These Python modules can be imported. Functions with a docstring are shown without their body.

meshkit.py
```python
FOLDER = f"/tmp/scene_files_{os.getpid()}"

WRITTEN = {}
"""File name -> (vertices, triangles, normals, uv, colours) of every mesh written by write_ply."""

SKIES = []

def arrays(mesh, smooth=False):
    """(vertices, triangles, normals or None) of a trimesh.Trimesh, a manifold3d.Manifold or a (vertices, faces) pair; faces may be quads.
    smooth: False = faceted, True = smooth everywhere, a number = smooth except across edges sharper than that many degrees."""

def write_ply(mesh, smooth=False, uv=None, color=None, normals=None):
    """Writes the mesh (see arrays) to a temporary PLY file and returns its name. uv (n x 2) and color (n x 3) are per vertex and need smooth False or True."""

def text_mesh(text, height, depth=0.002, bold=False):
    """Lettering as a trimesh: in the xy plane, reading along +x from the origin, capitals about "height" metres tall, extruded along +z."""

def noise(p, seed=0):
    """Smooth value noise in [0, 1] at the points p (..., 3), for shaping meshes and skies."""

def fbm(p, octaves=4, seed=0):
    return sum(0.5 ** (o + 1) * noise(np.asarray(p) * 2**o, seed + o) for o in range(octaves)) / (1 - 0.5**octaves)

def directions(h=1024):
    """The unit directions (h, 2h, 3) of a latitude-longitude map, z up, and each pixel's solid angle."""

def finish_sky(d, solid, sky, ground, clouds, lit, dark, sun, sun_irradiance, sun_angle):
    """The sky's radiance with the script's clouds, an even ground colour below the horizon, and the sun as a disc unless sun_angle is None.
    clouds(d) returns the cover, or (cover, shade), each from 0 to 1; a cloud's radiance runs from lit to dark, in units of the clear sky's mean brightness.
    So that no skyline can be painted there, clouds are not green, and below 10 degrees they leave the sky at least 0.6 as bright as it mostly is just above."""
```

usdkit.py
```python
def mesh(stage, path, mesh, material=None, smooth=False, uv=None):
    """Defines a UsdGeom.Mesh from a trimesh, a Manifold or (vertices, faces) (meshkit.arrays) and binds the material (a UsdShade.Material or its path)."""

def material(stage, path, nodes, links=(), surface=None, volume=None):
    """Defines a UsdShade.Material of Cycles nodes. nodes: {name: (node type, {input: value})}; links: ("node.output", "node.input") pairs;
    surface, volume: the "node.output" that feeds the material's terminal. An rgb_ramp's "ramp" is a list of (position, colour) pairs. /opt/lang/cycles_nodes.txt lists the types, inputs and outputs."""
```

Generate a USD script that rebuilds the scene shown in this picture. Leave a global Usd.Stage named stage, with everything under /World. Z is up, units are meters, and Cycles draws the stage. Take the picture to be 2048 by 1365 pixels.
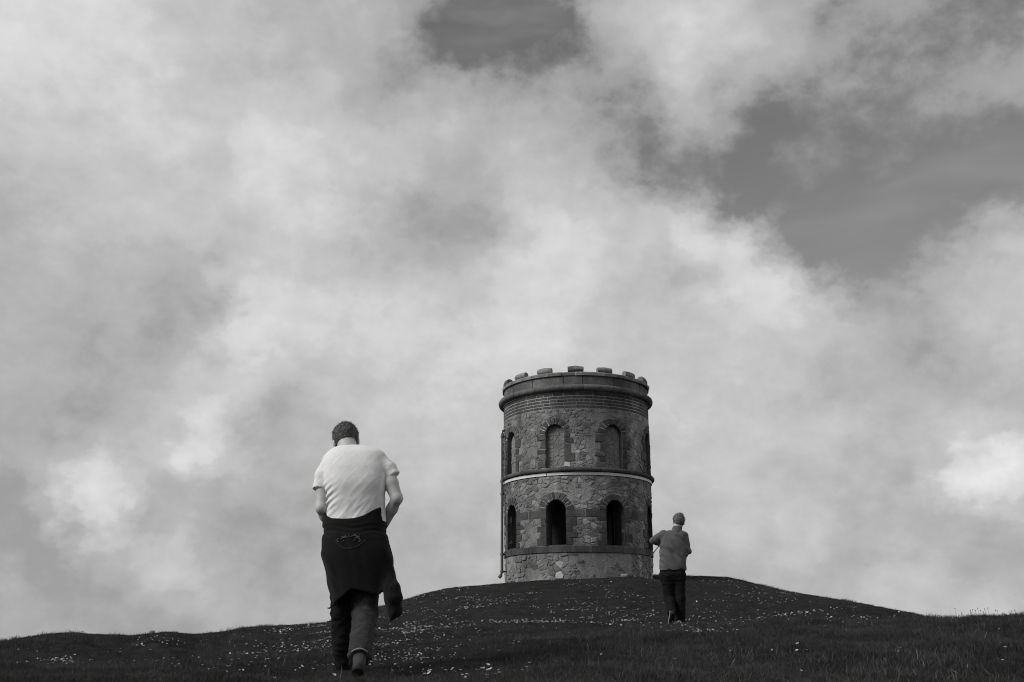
import math, random
import numpy as np, trimesh, shapely, usdkit, meshkit
import manifold3d as m3
from scipy.interpolate import RBFInterpolator, PchipInterpolator
from scipy.ndimage import map_coordinates
from scipy.spatial import Voronoi
from shapely.geometry import Polygon
from pxr import Usd, UsdGeom, UsdLux, UsdShade, Gf, Sdf, Vt

rng = np.random.default_rng(7)
stage = Usd.Stage.CreateInMemory()
UsdGeom.SetStageUpAxis(stage, 'Z'); UsdGeom.SetStageMetersPerUnit(stage, 1.0)
UsdGeom.Xform.Define(stage, '/World'); UsdGeom.Scope.Define(stage, '/World/Looks')

# ------------------------------------------------------------------ camera, sky, sun, exposure
EYE, THETA, F = 1.0, math.atan((1285 - 682.5) / (35 / 36 * 2048)), 35 / 36 * 2048
cam = UsdGeom.Camera.Define(stage, '/World/camera')
cam.CreateFocalLengthAttr(35.0); cam.CreateHorizontalApertureAttr(36.0); cam.CreateVerticalApertureAttr(24.0)
cam.CreateClippingRangeAttr((0.05, 30000.0)); cam.CreateExposureAttr(1.0)
cam.AddTranslateOp().Set((0, 0, EYE)); cam.AddRotateXYZOp().Set((90 + math.degrees(THETA), 0, 0))
SUN_AZ, SUN_EL = math.radians(-115), math.radians(34)          # azimuth from +y towards +x
SUN_I, SUN_ANGLE, SKY_STRENGTH = 0.40, 32.0, 0.05

def ray(px, py):
    x, y = (np.asarray(px, float) - 1024) / F, (682.5 - np.asarray(py, float)) / F
    return np.stack(np.broadcast_arrays(x, math.cos(THETA) - y * math.sin(THETA), math.sin(THETA) + y * math.cos(THETA)), -1)

def W(px, py, Y):                                                # the point of the place seen at a pixel of the photograph, Y metres ahead
    d = ray(px, py)
    return d / d[..., 1:2] * np.asarray(Y, float)[..., None] + np.array([0, 0, EYE])

def pixel(p):
    p = np.asarray(p, float) - np.array([0, 0, EYE])
    z = p[..., 1] * math.cos(THETA) + p[..., 2] * math.sin(THETA)
    return 1024 + F * p[..., 0] / z, 682.5 - F * (p[..., 2] * math.cos(THETA) - p[..., 1] * math.sin(THETA)) / z

SKY_ROWS = {   # brightness of the clouds (sRGB) as they hang over the hill
 0: "0:214 200:206 400:186 600:176 800:165 950:126 1060:130 1200:172 1350:192 1500:186 1650:148 1850:138 2048:134",
 100: "0:206 150:212 400:186 600:166 750:165 900:124 1000:116 1080:124 1200:165 1350:188 1450:182 1600:158 1750:138 1900:148 2048:162",
 200: "0:190 150:195 400:186 600:186 750:170 900:166 1100:160 1200:148 1300:152 1400:168 1550:132 1700:148 1850:138 2048:148",
 300: "0:170 200:185 400:196 600:196 750:196 900:168 1100:165 1200:148 1300:132 1500:122 1700:134 1900:128 2048:128",
 400: "0:165 200:180 400:186 600:196 800:168 1000:182 1200:172 1300:166 1390:194 1550:128 1700:120 1900:116 2048:146",
 500: "0:165 200:175 400:186 600:196 850:162 960:166 1050:190 1150:195 1300:170 1450:196 1590:168 1700:118 1850:122 1960:150 2048:186",
 600: "0:165 200:170 350:166 450:198 650:202 850:192 1050:196 1200:190 1400:180 1600:192 1700:140 1800:162 1950:176 2048:186",
 700: "0:170 250:165 400:192 600:196 800:196 1000:196 1200:190 1400:186 1600:180 1800:160 2048:176",
 800: "0:165 200:160 400:180 550:172 700:186 900:192 1150:192 1400:190 1600:186 1800:176 2048:180",
 900: "0:175 200:168 300:184 450:192 600:168 850:188 1100:186 1400:186 1600:186 1850:174 2048:165",
 960: "0:158 150:170 200:190 300:168 450:170 600:164 850:186 1100:186 1400:180 1600:182 1850:174 1950:208 2048:212",
 1060: "0:148 100:155 200:168 400:158 600:160 850:170 1100:172 1450:176 1600:188 1700:180 1850:164 2048:166",
 1130: "0:166 200:160 350:184 600:170 850:165 1100:168 1450:176 1650:170 1900:172 2048:166",
 1210: "0:158 300:160 600:164 850:166 1100:168 1450:172 1650:174 1800:182 1950:170 2048:168",
 1300: "0:160 500:162 1000:166 1500:168 2048:168"}
samples = [(float(a), y, float(b)) for y, row in SKY_ROWS.items() for a, b in (t.split(':') for t in row.split())]

samples += [(1300,400,175),(1390,430,194),(1480,465,198),(1560,520,194),(1640,580,192),(1690,630,170),(1340,340,128),(1430,375,124),(1500,410,122),(1590,460,120),(1660,520,118),(1705,575,120),
            (1730,540,122),(1800,500,119),(1880,450,117),(1960,410,122),(1740,605,166),(1800,568,166),(1880,522,172),(1960,482,180),(2040,442,184),(1350,180,180),(1390,205,170),(1500,140,150),(1480,180,138),
            (150,960,188),(210,1000,188),(120,1030,180),(50,960,158),(430,890,202),(360,920,192),(480,890,198),(560,850,166),(470,640,202),(440,700,200),(380,640,164),(340,600,164),(330,560,166),
            (860,40,138),(920,60,114),(1000,70,108),(1080,40,108),(1110,80,122),(880,110,138),(1920,970,212),(2000,950,216),(1900,930,182),(1960,1005,188),(820,430,156),(950,470,158),(920,520,160)]
samples += [(x, y, 190) for x, y in ((1320,408),(1395,432),(1490,482),(1590,566),(1675,640),(1250,380))] + [(x, y, 122) for x, y in ((1340,345),(1420,372),(1520,428),(1620,512),(1700,585),(1760,520),(1850,470),(1960,400),(2040,350),(1500,300),(1600,380),(1700,440),(1600,240),(1800,380))] + [(x, y, 172) for x, y in ((1735,625),(1810,578),(1900,530),(2000,470),(1440,235),(1380,235),(1490,130),(1580,90),(1300,110))] + [(1520,200,132),(1640,130,134),(1300,220,138),(1240,190,140),(1320,270,134),(1900,90,140),(2030,60,134)]

def azel(px, py):
    d = ray(px, py); d = d / np.linalg.norm(d, axis=-1, keepdims=True)
    return np.stack([np.arctan2(d[..., 0], d[..., 1]), np.arcsin(d[..., 2])], -1)

DEBUG, BIG, FINE, RELIEF = False, 0.13, 0.15, 0.16
def G(v): return (v, v, v)
def make_sky():
    s = np.array(samples)
    px, py = (g.ravel() for g in np.meshgrid(np.linspace(-80, 2130, 90), np.linspace(-60, 1320, 58)))
    at, val = azel(px, py), RBFInterpolator(s[:, :2] / 100, s[:, 2] / 255 - 0.68, kernel='linear', smoothing=0.004)(np.stack([px, py], 1) / 100)
    blobs = []
    for size, nx, ny, ridge in ((0.30, 6, 4, 0.3), (0.155, 12, 9, 0.3), (0.075, 27, 18, 0.25)):
        cx, cy = np.meshgrid(np.linspace(-60, 2108, nx), np.linspace(-40, 1260, ny))
        c = azel(cx.ravel(), cy.ravel())
        t = np.clip(np.linalg.norm(at[:, None] - c[None], axis=-1) / size, 0, 1)
        A = 1 - t * t * (3 - 2 * t)
        w = np.linalg.solve(A.T @ A + ridge * np.eye(len(c)), A.T @ val)
        val = val - A @ w
        print('fit', size, np.abs(val).mean(), np.abs(val).max()) if DEBUG else None
        blobs += [(c[i], size, w[i]) for i in range(len(c)) if abs(w[i]) > (0.004 if size > .1 else 0.018)]
    # small bright heads and dark bases of single clouds
    for px, py, rad, dv in ((120,970,60,.09),(190,950,60,.09),(235,1020,50,.09),(160,1040,60,.05),(250,660,42,.06),(440,690,55,.05),(480,640,60,.04),(1950,960,55,.10),(2020,950,60,.09),(1910,978,32,.07),(1580,1070,60,.05),(430,890,60,.06),(380,905,50,.05),(370,1115,70,.05),(1745,578,28,.05),(1400,425,40,.04),(1500,480,40,.04),(1600,560,40,.04),
                           (60,1050,80,-.05),(310,985,55,-.05),(600,960,60,-.02),(400,620,42,-.05),(1990,1065,80,-.05),(1850,700,60,-.04),(1820,620,40,-.04),(830,430,40,-.05),(950,450,60,-.05),(1000,390,40,-.04),(930,330,50,-.04),(1390,560,50,-.04),(780,130,40,-.05),(560,845,45,-.05),(1700,1100,70,-.04),(130,1110,70,-.03)):
        blobs.append((azel(px, py), rad * 1.8 / F, dv * 0.72))
    if DEBUG: print('blobs', len(blobs))
    n, l = {}, []
    def node(name, kind, **kw): n[name] = (kind, kw); return name
    node('dir', 'geometry'); node('xyz', 'separate_xyz'); l.append(('dir.position', 'xyz.vector'))
    node('az', 'math', math_type='arctan2'); node('el', 'math', math_type='arcsine')
    l += [('xyz.x', 'az.value1'), ('xyz.y', 'az.value2'), ('xyz.z', 'el.value1')]
    node('flat', 'combine_xyz'); l += [('az.value', 'flat.x'), ('el.value', 'flat.y')]
    # noise lives on the direction, flattened towards the horizon as layers of cloud are
    node('squash', 'mapping', scale=(1.0, 1.0, 1.25)); l.append(('dir.position', 'squash.vector'))
    node('warp1', 'noise_texture', scale=5.0, detail=5.0, roughness=0.55); node('warp2', 'noise_texture', scale=22.0, detail=4.0, roughness=0.6)
    l += [('squash.vector', 'warp1.vector'), ('squash.vector', 'warp2.vector')]
    node('w1', 'vector_math', math_type='multiply_add', vector2=(0.08, 0.065, 0), vector3=(-0.04, -0.0325, 0)); l.append(('warp1.color', 'w1.vector1'))
    node('w2', 'vector_math', math_type='multiply_add', vector2=(0.080, 0.065, 0), vector3=(-0.040, -0.0325, 0)); l.append(('warp2.color', 'w2.vector1'))
    node('p1', 'vector_math', math_type='add'); node('p2', 'vector_math', math_type='add')
    l += [('flat.vector', 'p1.vector1'), ('w1.vector', 'p1.vector2'), ('p1.vector', 'p2.vector1'), ('w2.vector', 'p2.vector2')]
    prev = None
    for i, (c, size, w) in enumerate(blobs):
        d, g, a = f'd{i}', f'g{i}', f'a{i}'
        node(d, 'vector_math', math_type='distance', vector2=(c[0], c[1], 0)); l.append(('p2.vector', d + '.vector1'))
        node(g, 'map_range', range_type='smoothstep', from_min=0.0, from_max=size, to_min=float(w), to_max=0.0, clamp=True); l.append((d + '.value', g + '.value'))
        node(a, 'math', math_type='add', value1=0.68); l.append((g + '.result', a + '.value2'))
        if prev: l.append((prev + '.value', a + '.value1'))
        prev = a
    node('big', 'noise_texture', scale=5.0, detail=9.0, roughness=0.60, distortion=0.1); l.append(('squash.vector', 'big.vector'))
    node('fine', 'noise_texture', scale=15.0, detail=9.0, roughness=0.62, distortion=0.15); l.append(('squash.vector', 'fine.vector'))
    node('b1', 'math', math_type='multiply_add', value2=BIG, value3=-BIG / 2 + 0.012); l.append(('big.fac', 'b1.value1'))
    node('b2', 'math', math_type='multiply_add', value2=FINE, value3=-FINE / 2); l.append(('fine.fac', 'b2.value1'))
    # lit tops and shaded bases: the cloud noise against itself a little way towards the light
    node('shift', 'vector_math', math_type='add', vector2=(-0.012, -0.004, 0.020)); l.append(('squash.vector', 'shift.vector1'))
    node('lump', 'noise_texture', scale=12.0, detail=7.0, roughness=0.60); node('lump2', 'noise_texture', scale=12.0, detail=7.0, roughness=0.60)
    l += [('squash.vector', 'lump.vector'), ('shift.vector', 'lump2.vector')]
    node('dl', 'math', math_type='subtract'); l += [('lump.fac', 'dl.value1'), ('lump2.fac', 'dl.value2')]
    node('v1', 'math', math_type='add'); node('v2', 'math', math_type='add')
    l += [(prev + '.value', 'v1.value1'), ('b1.value', 'v1.value2'), ('v1.value', 'v2.value1'), ('b2.value', 'v2.value2')]
    # layers of cloud end in edges: the brightness climbs in soft stairs
    stairs = [(0.40, .44), (0.50, .48), (0.55, .56), (0.615, .605), (0.645, .655), (0.69, .675), (0.715, .715), (0.76, .74), (0.785, .785), (0.85, .825), (1.0, .92)]
    node('st', 'rgb_ramp', ramp=[(a, G(0.712 + 1.0 * (.25 * a + .75 * b - 0.68))) for a, b in stairs]); l.append(('v2.value', 'st.fac'))
    node('stv', 'separate_color'); l.append(('st.color', 'stv.color'))
    node('v3', 'math', math_type='multiply_add', value2=RELIEF); l += [('dl.value', 'v3.value1'), ('stv.r', 'v3.value3')]
    # thin wisps drawn out across the clear sky
    node('wrot', 'mapping', rotation=(0, 0, -0.42), scale=(4.0, 17.0, 1.0)); l.append(('p1.vector', 'wrot.vector'))
    node('wisp', 'noise_texture', scale=1.0, detail=4.0, roughness=0.5); l.append(('wrot.vector', 'wisp.vector'))
    node('lin', 'math', math_type='power', value2=2.25); node('cl', 'math', math_type='maximum', value2=0.585)
    l += [('v3.value', 'cl.value1'), ('cl.value', 'lin.value1')]
    node('rad', 'math', math_type='multiply', value2=0.5 / SKY_STRENGTH); l.append(('lin.value', 'rad.value1'))
    node('cover0', 'map_range', range_type='smoothstep', from_min=0.495, from_max=0.605, to_min=0.0, to_max=1.0, clamp=True); node('rag', 'math', math_type='multiply_add', value2=0.22); l += [('dl.value', 'rag.value1'), ('v2.value', 'rag.value3'), ('rag.value', 'cover0.value')]
    node('cover1', 'map_range', range_type='smoothstep', from_min=0.44, from_max=0.76, to_min=0.0, to_max=0.6, clamp=True); l.append(('wisp.fac', 'cover1.value'))
    node('cover', 'math', math_type='maximum'); l += [('cover0.result', 'cover.value1'), ('cover1.result', 'cover.value2')]
    node('clear', 'sky_texture', sky_type='single_scattering', sun_disc=False, sun_elevation=SUN_EL, sun_rotation=SUN_AZ)
    node('grey', 'rgb_to_bw'); l.append(('clear.color', 'grey.color'))           # the photograph is black and white
    node('mixed', 'mix_float'); l += [('cover.value', 'mixed.fac'), ('grey.val', 'mixed.a'), ('rad.value', 'mixed.b')]
    node('bg', 'background_shader', strength=SKY_STRENGTH); node('rgb', 'combine_color')
    l += [('mixed.result', 'rgb.r'), ('mixed.result', 'rgb.g'), ('mixed.result', 'rgb.b'), ('rgb.color', 'bg.color')]
    return usdkit.material(stage, '/World/Looks/sky', n, l, surface='bg.background')

sky = UsdLux.DomeLight.Define(stage, '/World/sky')
UsdShade.MaterialBindingAPI.Apply(sky.GetPrim()).Bind(make_sky())
sky.GetPrim().SetCustomDataByKey('kind', 'structure')
sun = UsdLux.DistantLight.Define(stage, '/World/sun')
sun.CreateIntensityAttr(SUN_I); sun.CreateNormalizeAttr(True); sun.CreateAngleAttr(SUN_ANGLE); sun.CreateColorAttr((1.0, 0.99, 0.98))
sun.AddRotateXYZOp().Set((90 - math.degrees(SUN_EL), 0, 180 - math.degrees(SUN_AZ)))

# ------------------------------------------------------------------ helpers
used = {}
def numbered(path):
    k = used.get(path, 0); used[path] = k + 1
    return path if k == 0 else f'{path}_{k:03d}'

def tag(o, label=None, cat=None, group=None, kind=None):
    p = o.GetPrim() if hasattr(o, 'GetPrim') else o
    for k, v in (('label', label), ('category', cat), ('group', group), ('kind', kind)):
        if v: p.SetCustomDataByKey(k, v)
    return p

BASE = {}
def thing(name, at, label, cat, group=None):
    path = numbered('/World/' + name)
    x = UsdGeom.Xform.Define(stage, path); x.AddTranslateOp().Set(Gf.Vec3d(*map(float, at)))
    BASE[path] = np.asarray(at, float)
    tag(x, label, cat, group)
    return path

def part(parent, name, mesh, mat, smooth=False, kind=None, label=None):
    """A mesh given in world coordinates, stored under its thing."""
    path = numbered(f'{parent}/{name}')
    root = '/'.join(parent.split('/')[:3])
    if hasattr(mesh, 'to_mesh'):
        mm = mesh.to_mesh(); mesh = (mm.vert_properties[:, :3], mm.tri_verts)
    v, f = (mesh.vertices, mesh.faces) if hasattr(mesh, 'vertices') else mesh
    o = usdkit.mesh(stage, path, trimesh.Trimesh(np.asarray(v, float) - BASE.get(root, 0), np.asarray(f), process=False), mat, smooth)
    if kind or label: tag(o, label=label, kind=kind)
    return path

def G(v): return (v, v, v)

def look(name, lo, hi, scale=8.0, rough=0.85, bump=0.0, bump_scale=None, vary=0.0, detail=5.0, spec=0.25, spots=None, coords='geometry', stretch=None, sheen=0.0, transl=0.0, wash=0.0):
    """A matt grey material: noise between two tones, optional per-piece variation, fine relief, and a scatter of spots for lichen and dark shaded pits."""
    n = {'p': ('principled_bsdf', {'roughness': rough, 'specular_ior_level': spec, 'sheen_weight': sheen}), 'g': ('geometry', {}),
         'n': ('noise_texture', {'scale': scale, 'detail': detail, 'roughness': 0.62}),
         'r': ('rgb_ramp', {'ramp': [(0.28, G(lo)), (0.72, G(hi))]})}
    l = [('n.fac', 'r.fac')]
    src = 'g.position'
    if stretch:
        n['m'] = ('mapping', {'scale': stretch}); l.append((src, 'm.vector')); src = 'm.vector'
    l.append((src, 'n.vector'))
    out = 'r.color'
    if vary:
        n['oi'] = ('object_info', {}); n['s'] = ('math', {'math_type': 'add'}); n['fr'] = ('math', {'math_type': 'fraction'})
        n['vr'] = ('map_range', {'from_min': 0.0, 'from_max': 1.0, 'to_min': 1 - vary, 'to_max': 1 + vary})
        n['vm'] = ('vector_math', {'math_type': 'scale'})
        l += [('oi.random', 's.value1'), ('g.random_per_island', 's.value2'), ('s.value', 'fr.value1'), ('fr.value', 'vr.value'), (out, 'vm.vector1'), ('vr.result', 'vm.scale')]
        out = 'vm.vector'
    if spots:
        sc, tone, lo_, hi_ = spots
        n['sn'] = ('noise_texture', {'scale': sc, 'detail': 4.0, 'roughness': 0.7}); n['sr'] = ('map_range', {'from_min': lo_, 'from_max': hi_, 'to_min': 0.0, 'to_max': 1.0, 'clamp': True})
        n['sm'] = ('mix_color', {'b': G(tone)})
        l += [('g.position', 'sn.vector'), ('sn.fac', 'sr.value'), ('sr.result', 'sm.fac'), (out, 'sm.a')]
        out = 'sm.result'
    if wash:                                                 # broad weathering with runs down the face
        n['wm'] = ('mapping', {'scale': (1.5, 1.5, 0.45)}); n['wn'] = ('noise_texture', {'scale': 1.0, 'detail': 5.0, 'roughness': 0.6}); n['wr'] = ('map_range', {'from_min': 0.32, 'from_max': 0.68, 'to_min': 1 - wash, 'to_max': 1 + wash, 'clamp': True}); n['ws'] = ('vector_math', {'math_type': 'scale'})
        l += [('g.position', 'wm.vector'), ('wm.vector', 'wn.vector'), ('wn.fac', 'wr.value'), (out, 'ws.vector1'), ('wr.result', 'ws.scale')]; out = 'ws.vector'
    l.append((out, 'p.base_color'))
    if bump:
        n['bn'] = ('noise_texture', {'scale': bump_scale or scale * 4, 'detail': 6.0, 'roughness': 0.65}); n['b'] = ('bump', {'strength': 1.0, 'distance': bump})
        l += [(src, 'bn.vector'), ('bn.fac', 'b.height'), ('b.normal', 'p.normal')]
    end = 'p.BSDF'
    if transl:
        n['t'] = ('translucent_bsdf', {}); n['mx'] = ('mix_closure', {'fac': transl})
        l += [(out, 't.color'), ('p.BSDF', 'mx.closure1'), ('t.BSDF', 'mx.closure2')]; end = 'mx.closure'
    return usdkit.material(stage, '/World/Looks/' + name, n, l, surface=end)

# ------------------------------------------------------------------ ground
TD = 31.6                                                    # distance of the tower's axis
SIL = [(0,1278,18),(50,1270,18),(100,1263,18.3),(155,1259,18.5),(172,1263,18.7),(240,1264,19),(265,1267,19.3),(295,1262,19.3),(352,1258,19.6),(372,1264,20),(420,1262,21),(500,1250,24.5),(560,1247,25),(640,1243,27),(740,1216,28),(810,1196,29),(860,1181,30),(905,1172,30.5),(960,1168,31),(1010,1163,31.5),
       (1310,1148,33),(1380,1149,33),(1450,1151,33),(1490,1159,31.5),(1560,1177,30),(1640,1190,28.5),(1700,1200,27),(1780,1214,25.5),(1850,1227,24),(1895,1231,14),(1940,1228,13),(2000,1230,12.5),(2060,1222,12),(2150,1214,11.5),(2350,1205,11),(-80,1286,18),(-260,1298,18)]
INN = [(0,1365,6.5),(0,1342,10),(350,1365,6.2),(350,1332,10.5),(350,1306,15),(690,1412,5.6),(690,1380,6.9),(690,1347,7.85),(700,1304,12),(700,1270,19),(900,1392,5.0),(900,1300,9.5),(900,1255,18),(900,1215,24.5),
       (1160,1365,4.6),(1160,1310,7.5),(1160,1264,14),(1160,1251,17.2),(1160,1200,23.5),(1157,1157,29.0),(1350,1365,4.6),(1350,1300,8),(1350,1254,17.6),(1350,1200,24.5),(1600,1365,4.5),(1600,1300,7.8),(1600,1248,14.5),(1600,1239,18),(1600,1212,24),
       (1850,1365,4.5),(1850,1300,7.5),(1850,1250,12),(1850,1240,17),(2048,1365,4.5),(2048,1300,7),(2048,1250,9.7),(2300,1330,6),(-250,1365,7),(-250,1332,13)]
def raw_height(x, y):
    r = np.hypot(x, y); k = np.minimum(1, 62 / np.maximum(r, 1e-6))
    z = rbf(np.stack([x * k, y * k], -1))
    z = z - 130 * (1 - np.exp(-np.maximum(0, r - 62) * 0.30 / 130))
    p = np.stack([x, y, 0 * x], -1)
    fade = np.clip((r - 2) / 3, 0, 1) * np.clip((400 - r) / 300, 0, 1)
    bumps = (meshkit.fbm(p * 0.9, 3, 3) - 0.5) * 0.13 + (meshkit.fbm(p * 3.1, 3, 9) - 0.5) * 0.075
    calm = 1 - 0.75 * np.exp(-((x - tower_at[0]) ** 2 + (y - tower_at[1]) ** 2) / 16)
    return z + fade * bumps * calm * np.clip(14 / np.maximum(r, 1), 0.5, 1.0)

tower_at = W(1157.5, 1157, TD)
tower_at[2] = W(1157, 1157, 29.3)[2]

def build_hill(drop):
    """Heights of the hill through points read off the photograph; drop lowers the skyline points so that the crest itself meets the skyline."""
    ctrl = [W(*c) for c in INN]
    for (px, py, Y), dz in zip(SIL, drop):                   # beyond the skyline the hill falls away
        q = W(px, py, Y) - [0, 0, dz]; ctrl.append(q)
        for k, s in ((1.25, 0.13), (1.6, 0.17), (2.1, 0.2)):
            if (Y < 20 and k > 1.3) or (900 < px < 1500 and k < 1.3): continue
            e = q * k; e[2] = EYE + (q[2] - EYE) * k - (k - 1) * Y * s; ctrl.append(e)
    for px in (600, 1024, 1500, 200, 1900): ctrl.append(W(px, 1500, 2.6))
    for a in range(60, 301, 30):
        for r_, z_ in ((4, -1.0), (12, -2.6), (30, -7.5), (60, -17.0)):
            ctrl.append(np.array([r_ * math.sin(math.radians(a)), r_ * math.cos(math.radians(a)), EYE + z_]))
    ctrl.append(np.array([0, 0, EYE - 0.85]))
    for a in range(0, 360, 45): ctrl.append(tower_at + np.array([1.6 * math.sin(math.radians(a)), 1.6 * math.cos(math.radians(a)), 0.0]))
    ctrl = np.array(ctrl)
    return RBFInterpolator(ctrl[:, :2], ctrl[:, 2], kernel='thin_plate_spline', smoothing=0.0003)
drop = np.zeros(len(SIL))
for _ in range(6):
    rbf = build_hill(drop)
    for k, (px, py, Y) in enumerate(SIL):
        t = np.linspace(5, 48, 260); u = W(px, py, 1.0)[0]
        p = np.stack([u * t, t], 1); zz = raw_height(p[:, 0], p[:, 1]) + 0.04
        el = (zz - EYE) / t; m = el.argmax()
        over = el[m] * Y - (W(px, py, Y)[2] - EYE)
        drop[k] = np.clip(drop[k] + 0.8 * over, -0.5, 0.9)
rbf = build_hill(drop)
ANG = np.radians(np.concatenate([np.linspace(-180, -36, 73)[:-1], np.linspace(-36, 36, 361), np.linspace(36, 180, 73)[1:]]))
LR = np.concatenate([np.linspace(math.log(0.25), math.log(3.5), 40)[:-1], np.linspace(math.log(3.5), math.log(45), 330)[:-1], np.linspace(math.log(45), math.log(12000), 70)])

gx, gy = np.exp(LR)[None] * np.sin(ANG)[:, None], np.exp(LR)[None] * np.cos(ANG)[:, None]
gz = raw_height(gx.ravel(), gy.ravel()).reshape(gx.shape)

# settle the crest on the skyline: where the far slope still stands above it, ease it down
su = np.array([W(px, py, 1.0) for px, py, Y in sorted(SIL)]); want_t = np.interp(np.tan(np.clip(ANG, -1.2, 1.2)), su[:, 0], su[:, 2] - EYE)
view = np.abs(ANG) < math.radians(32)
inb = (gy > 5) & (gy < 50); rise_t = np.where(inb, (gz + 0.045 - EYE) / np.maximum(gy, 1e-3), -9)
crest = rise_t.argmax(1); over = np.where(view, np.clip(rise_t.max(1) - want_t, -0.004, 0.05), 0)
over = np.convolve(np.pad(over, 2, mode='edge'), [.15, .2, .3, .2, .15], 'valid')
rc = np.exp(LR[crest]); tt = np.clip((np.exp(LR)[None] / rc[:, None] - .50) / .38, 0, 1)
gz = gz - over[:, None] * np.maximum(gy, 0) * (tt * tt * (3 - 2 * tt)) * np.clip((90 - np.exp(LR)[None]) / 30, 0, 1)

def ground(x, y):
    x, y = np.asarray(x, float), np.asarray(y, float)
    i = np.interp(np.arctan2(x, y), ANG, np.arange(len(ANG))); j = np.interp(np.log(np.maximum(np.hypot(x, y), 0.25)), LR, np.arange(len(LR)))
    return map_coordinates(gz, [i.ravel(), j.ravel()], order=1, mode='nearest').reshape(x.shape)

na, nr = gx.shape
idx = np.arange(na * nr).reshape(na, nr)
quads = np.stack([idx[:-1, :-1], idx[1:, :-1], idx[1:, 1:], idx[:-1, 1:]], -1).reshape(-1, 4)[:, ::-1]
gv = np.stack([gx, gy, gz], -1).reshape(-1, 3)
hub = len(gv); gv = np.vstack([gv, [[0, 0, gz[:, 0].mean()]]])
tri = np.vstack([quads[:, [0, 1, 2]], quads[:, [0, 2, 3]], np.stack([np.full(na - 1, hub), idx[1:, 0], idx[:-1, 0]], 1)])
soil = look('turf', 0.010, 0.030, scale=5.0, rough=1.0, bump=0.02, bump_scale=60.0, spec=0.05, detail=8.0)
o = usdkit.mesh(stage, '/World/ground', trimesh.Trimesh(gv, tri, process=False), soil, True)
tag(o, 'dark grassy hillside rising to a mound below the tower', kind='structure')
# ------------------------------------------------------------------ the round stone tower
to_cam = -tower_at[:2] / np.linalg.norm(tower_at[:2])
to_right = np.array([-to_cam[1], to_cam[0]])
R0 = 2.325
def hz(py): return W(1157, py, TD - R0)[2] - tower_at[2]     # height on the front face above the ground at its foot
def RAD(h): return R0 + np.clip((h - 2.9) / 2.9, -1.2, 0) * 0.055
def tp(a, h, rho):
    a, h, rho = np.broadcast_arrays(np.asarray(a, float), h, rho)
    xy = tower_at[:2] + rho[..., None] * (np.cos(a)[..., None] * to_cam + np.sin(a)[..., None] * to_right)
    return np.concatenate([xy, (h + tower_at[2])[..., None]], -1)

H = {k: hz(v) for k, v in dict(foot=1156, sill0=1105, sill1=1091, imp0=1034.5, imp1=1018, larch=998, lband0=950, lband1=944.4, str0=943.5, str1=933.5, uspring=866.5, uarch=846.5, brick0=816.2, brick1=785.2, corn1=770, par1=752.5, cop1=743.8).items()}
WIN = [math.radians(a) for a in (-61, -16, 29, 74, 119, 164, 209, 254)]
LW, UW = 0.315, 0.298                                         # half widths of the openings
LSPR, USPR = H['larch'] - LW, H['uarch'] - UW

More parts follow.
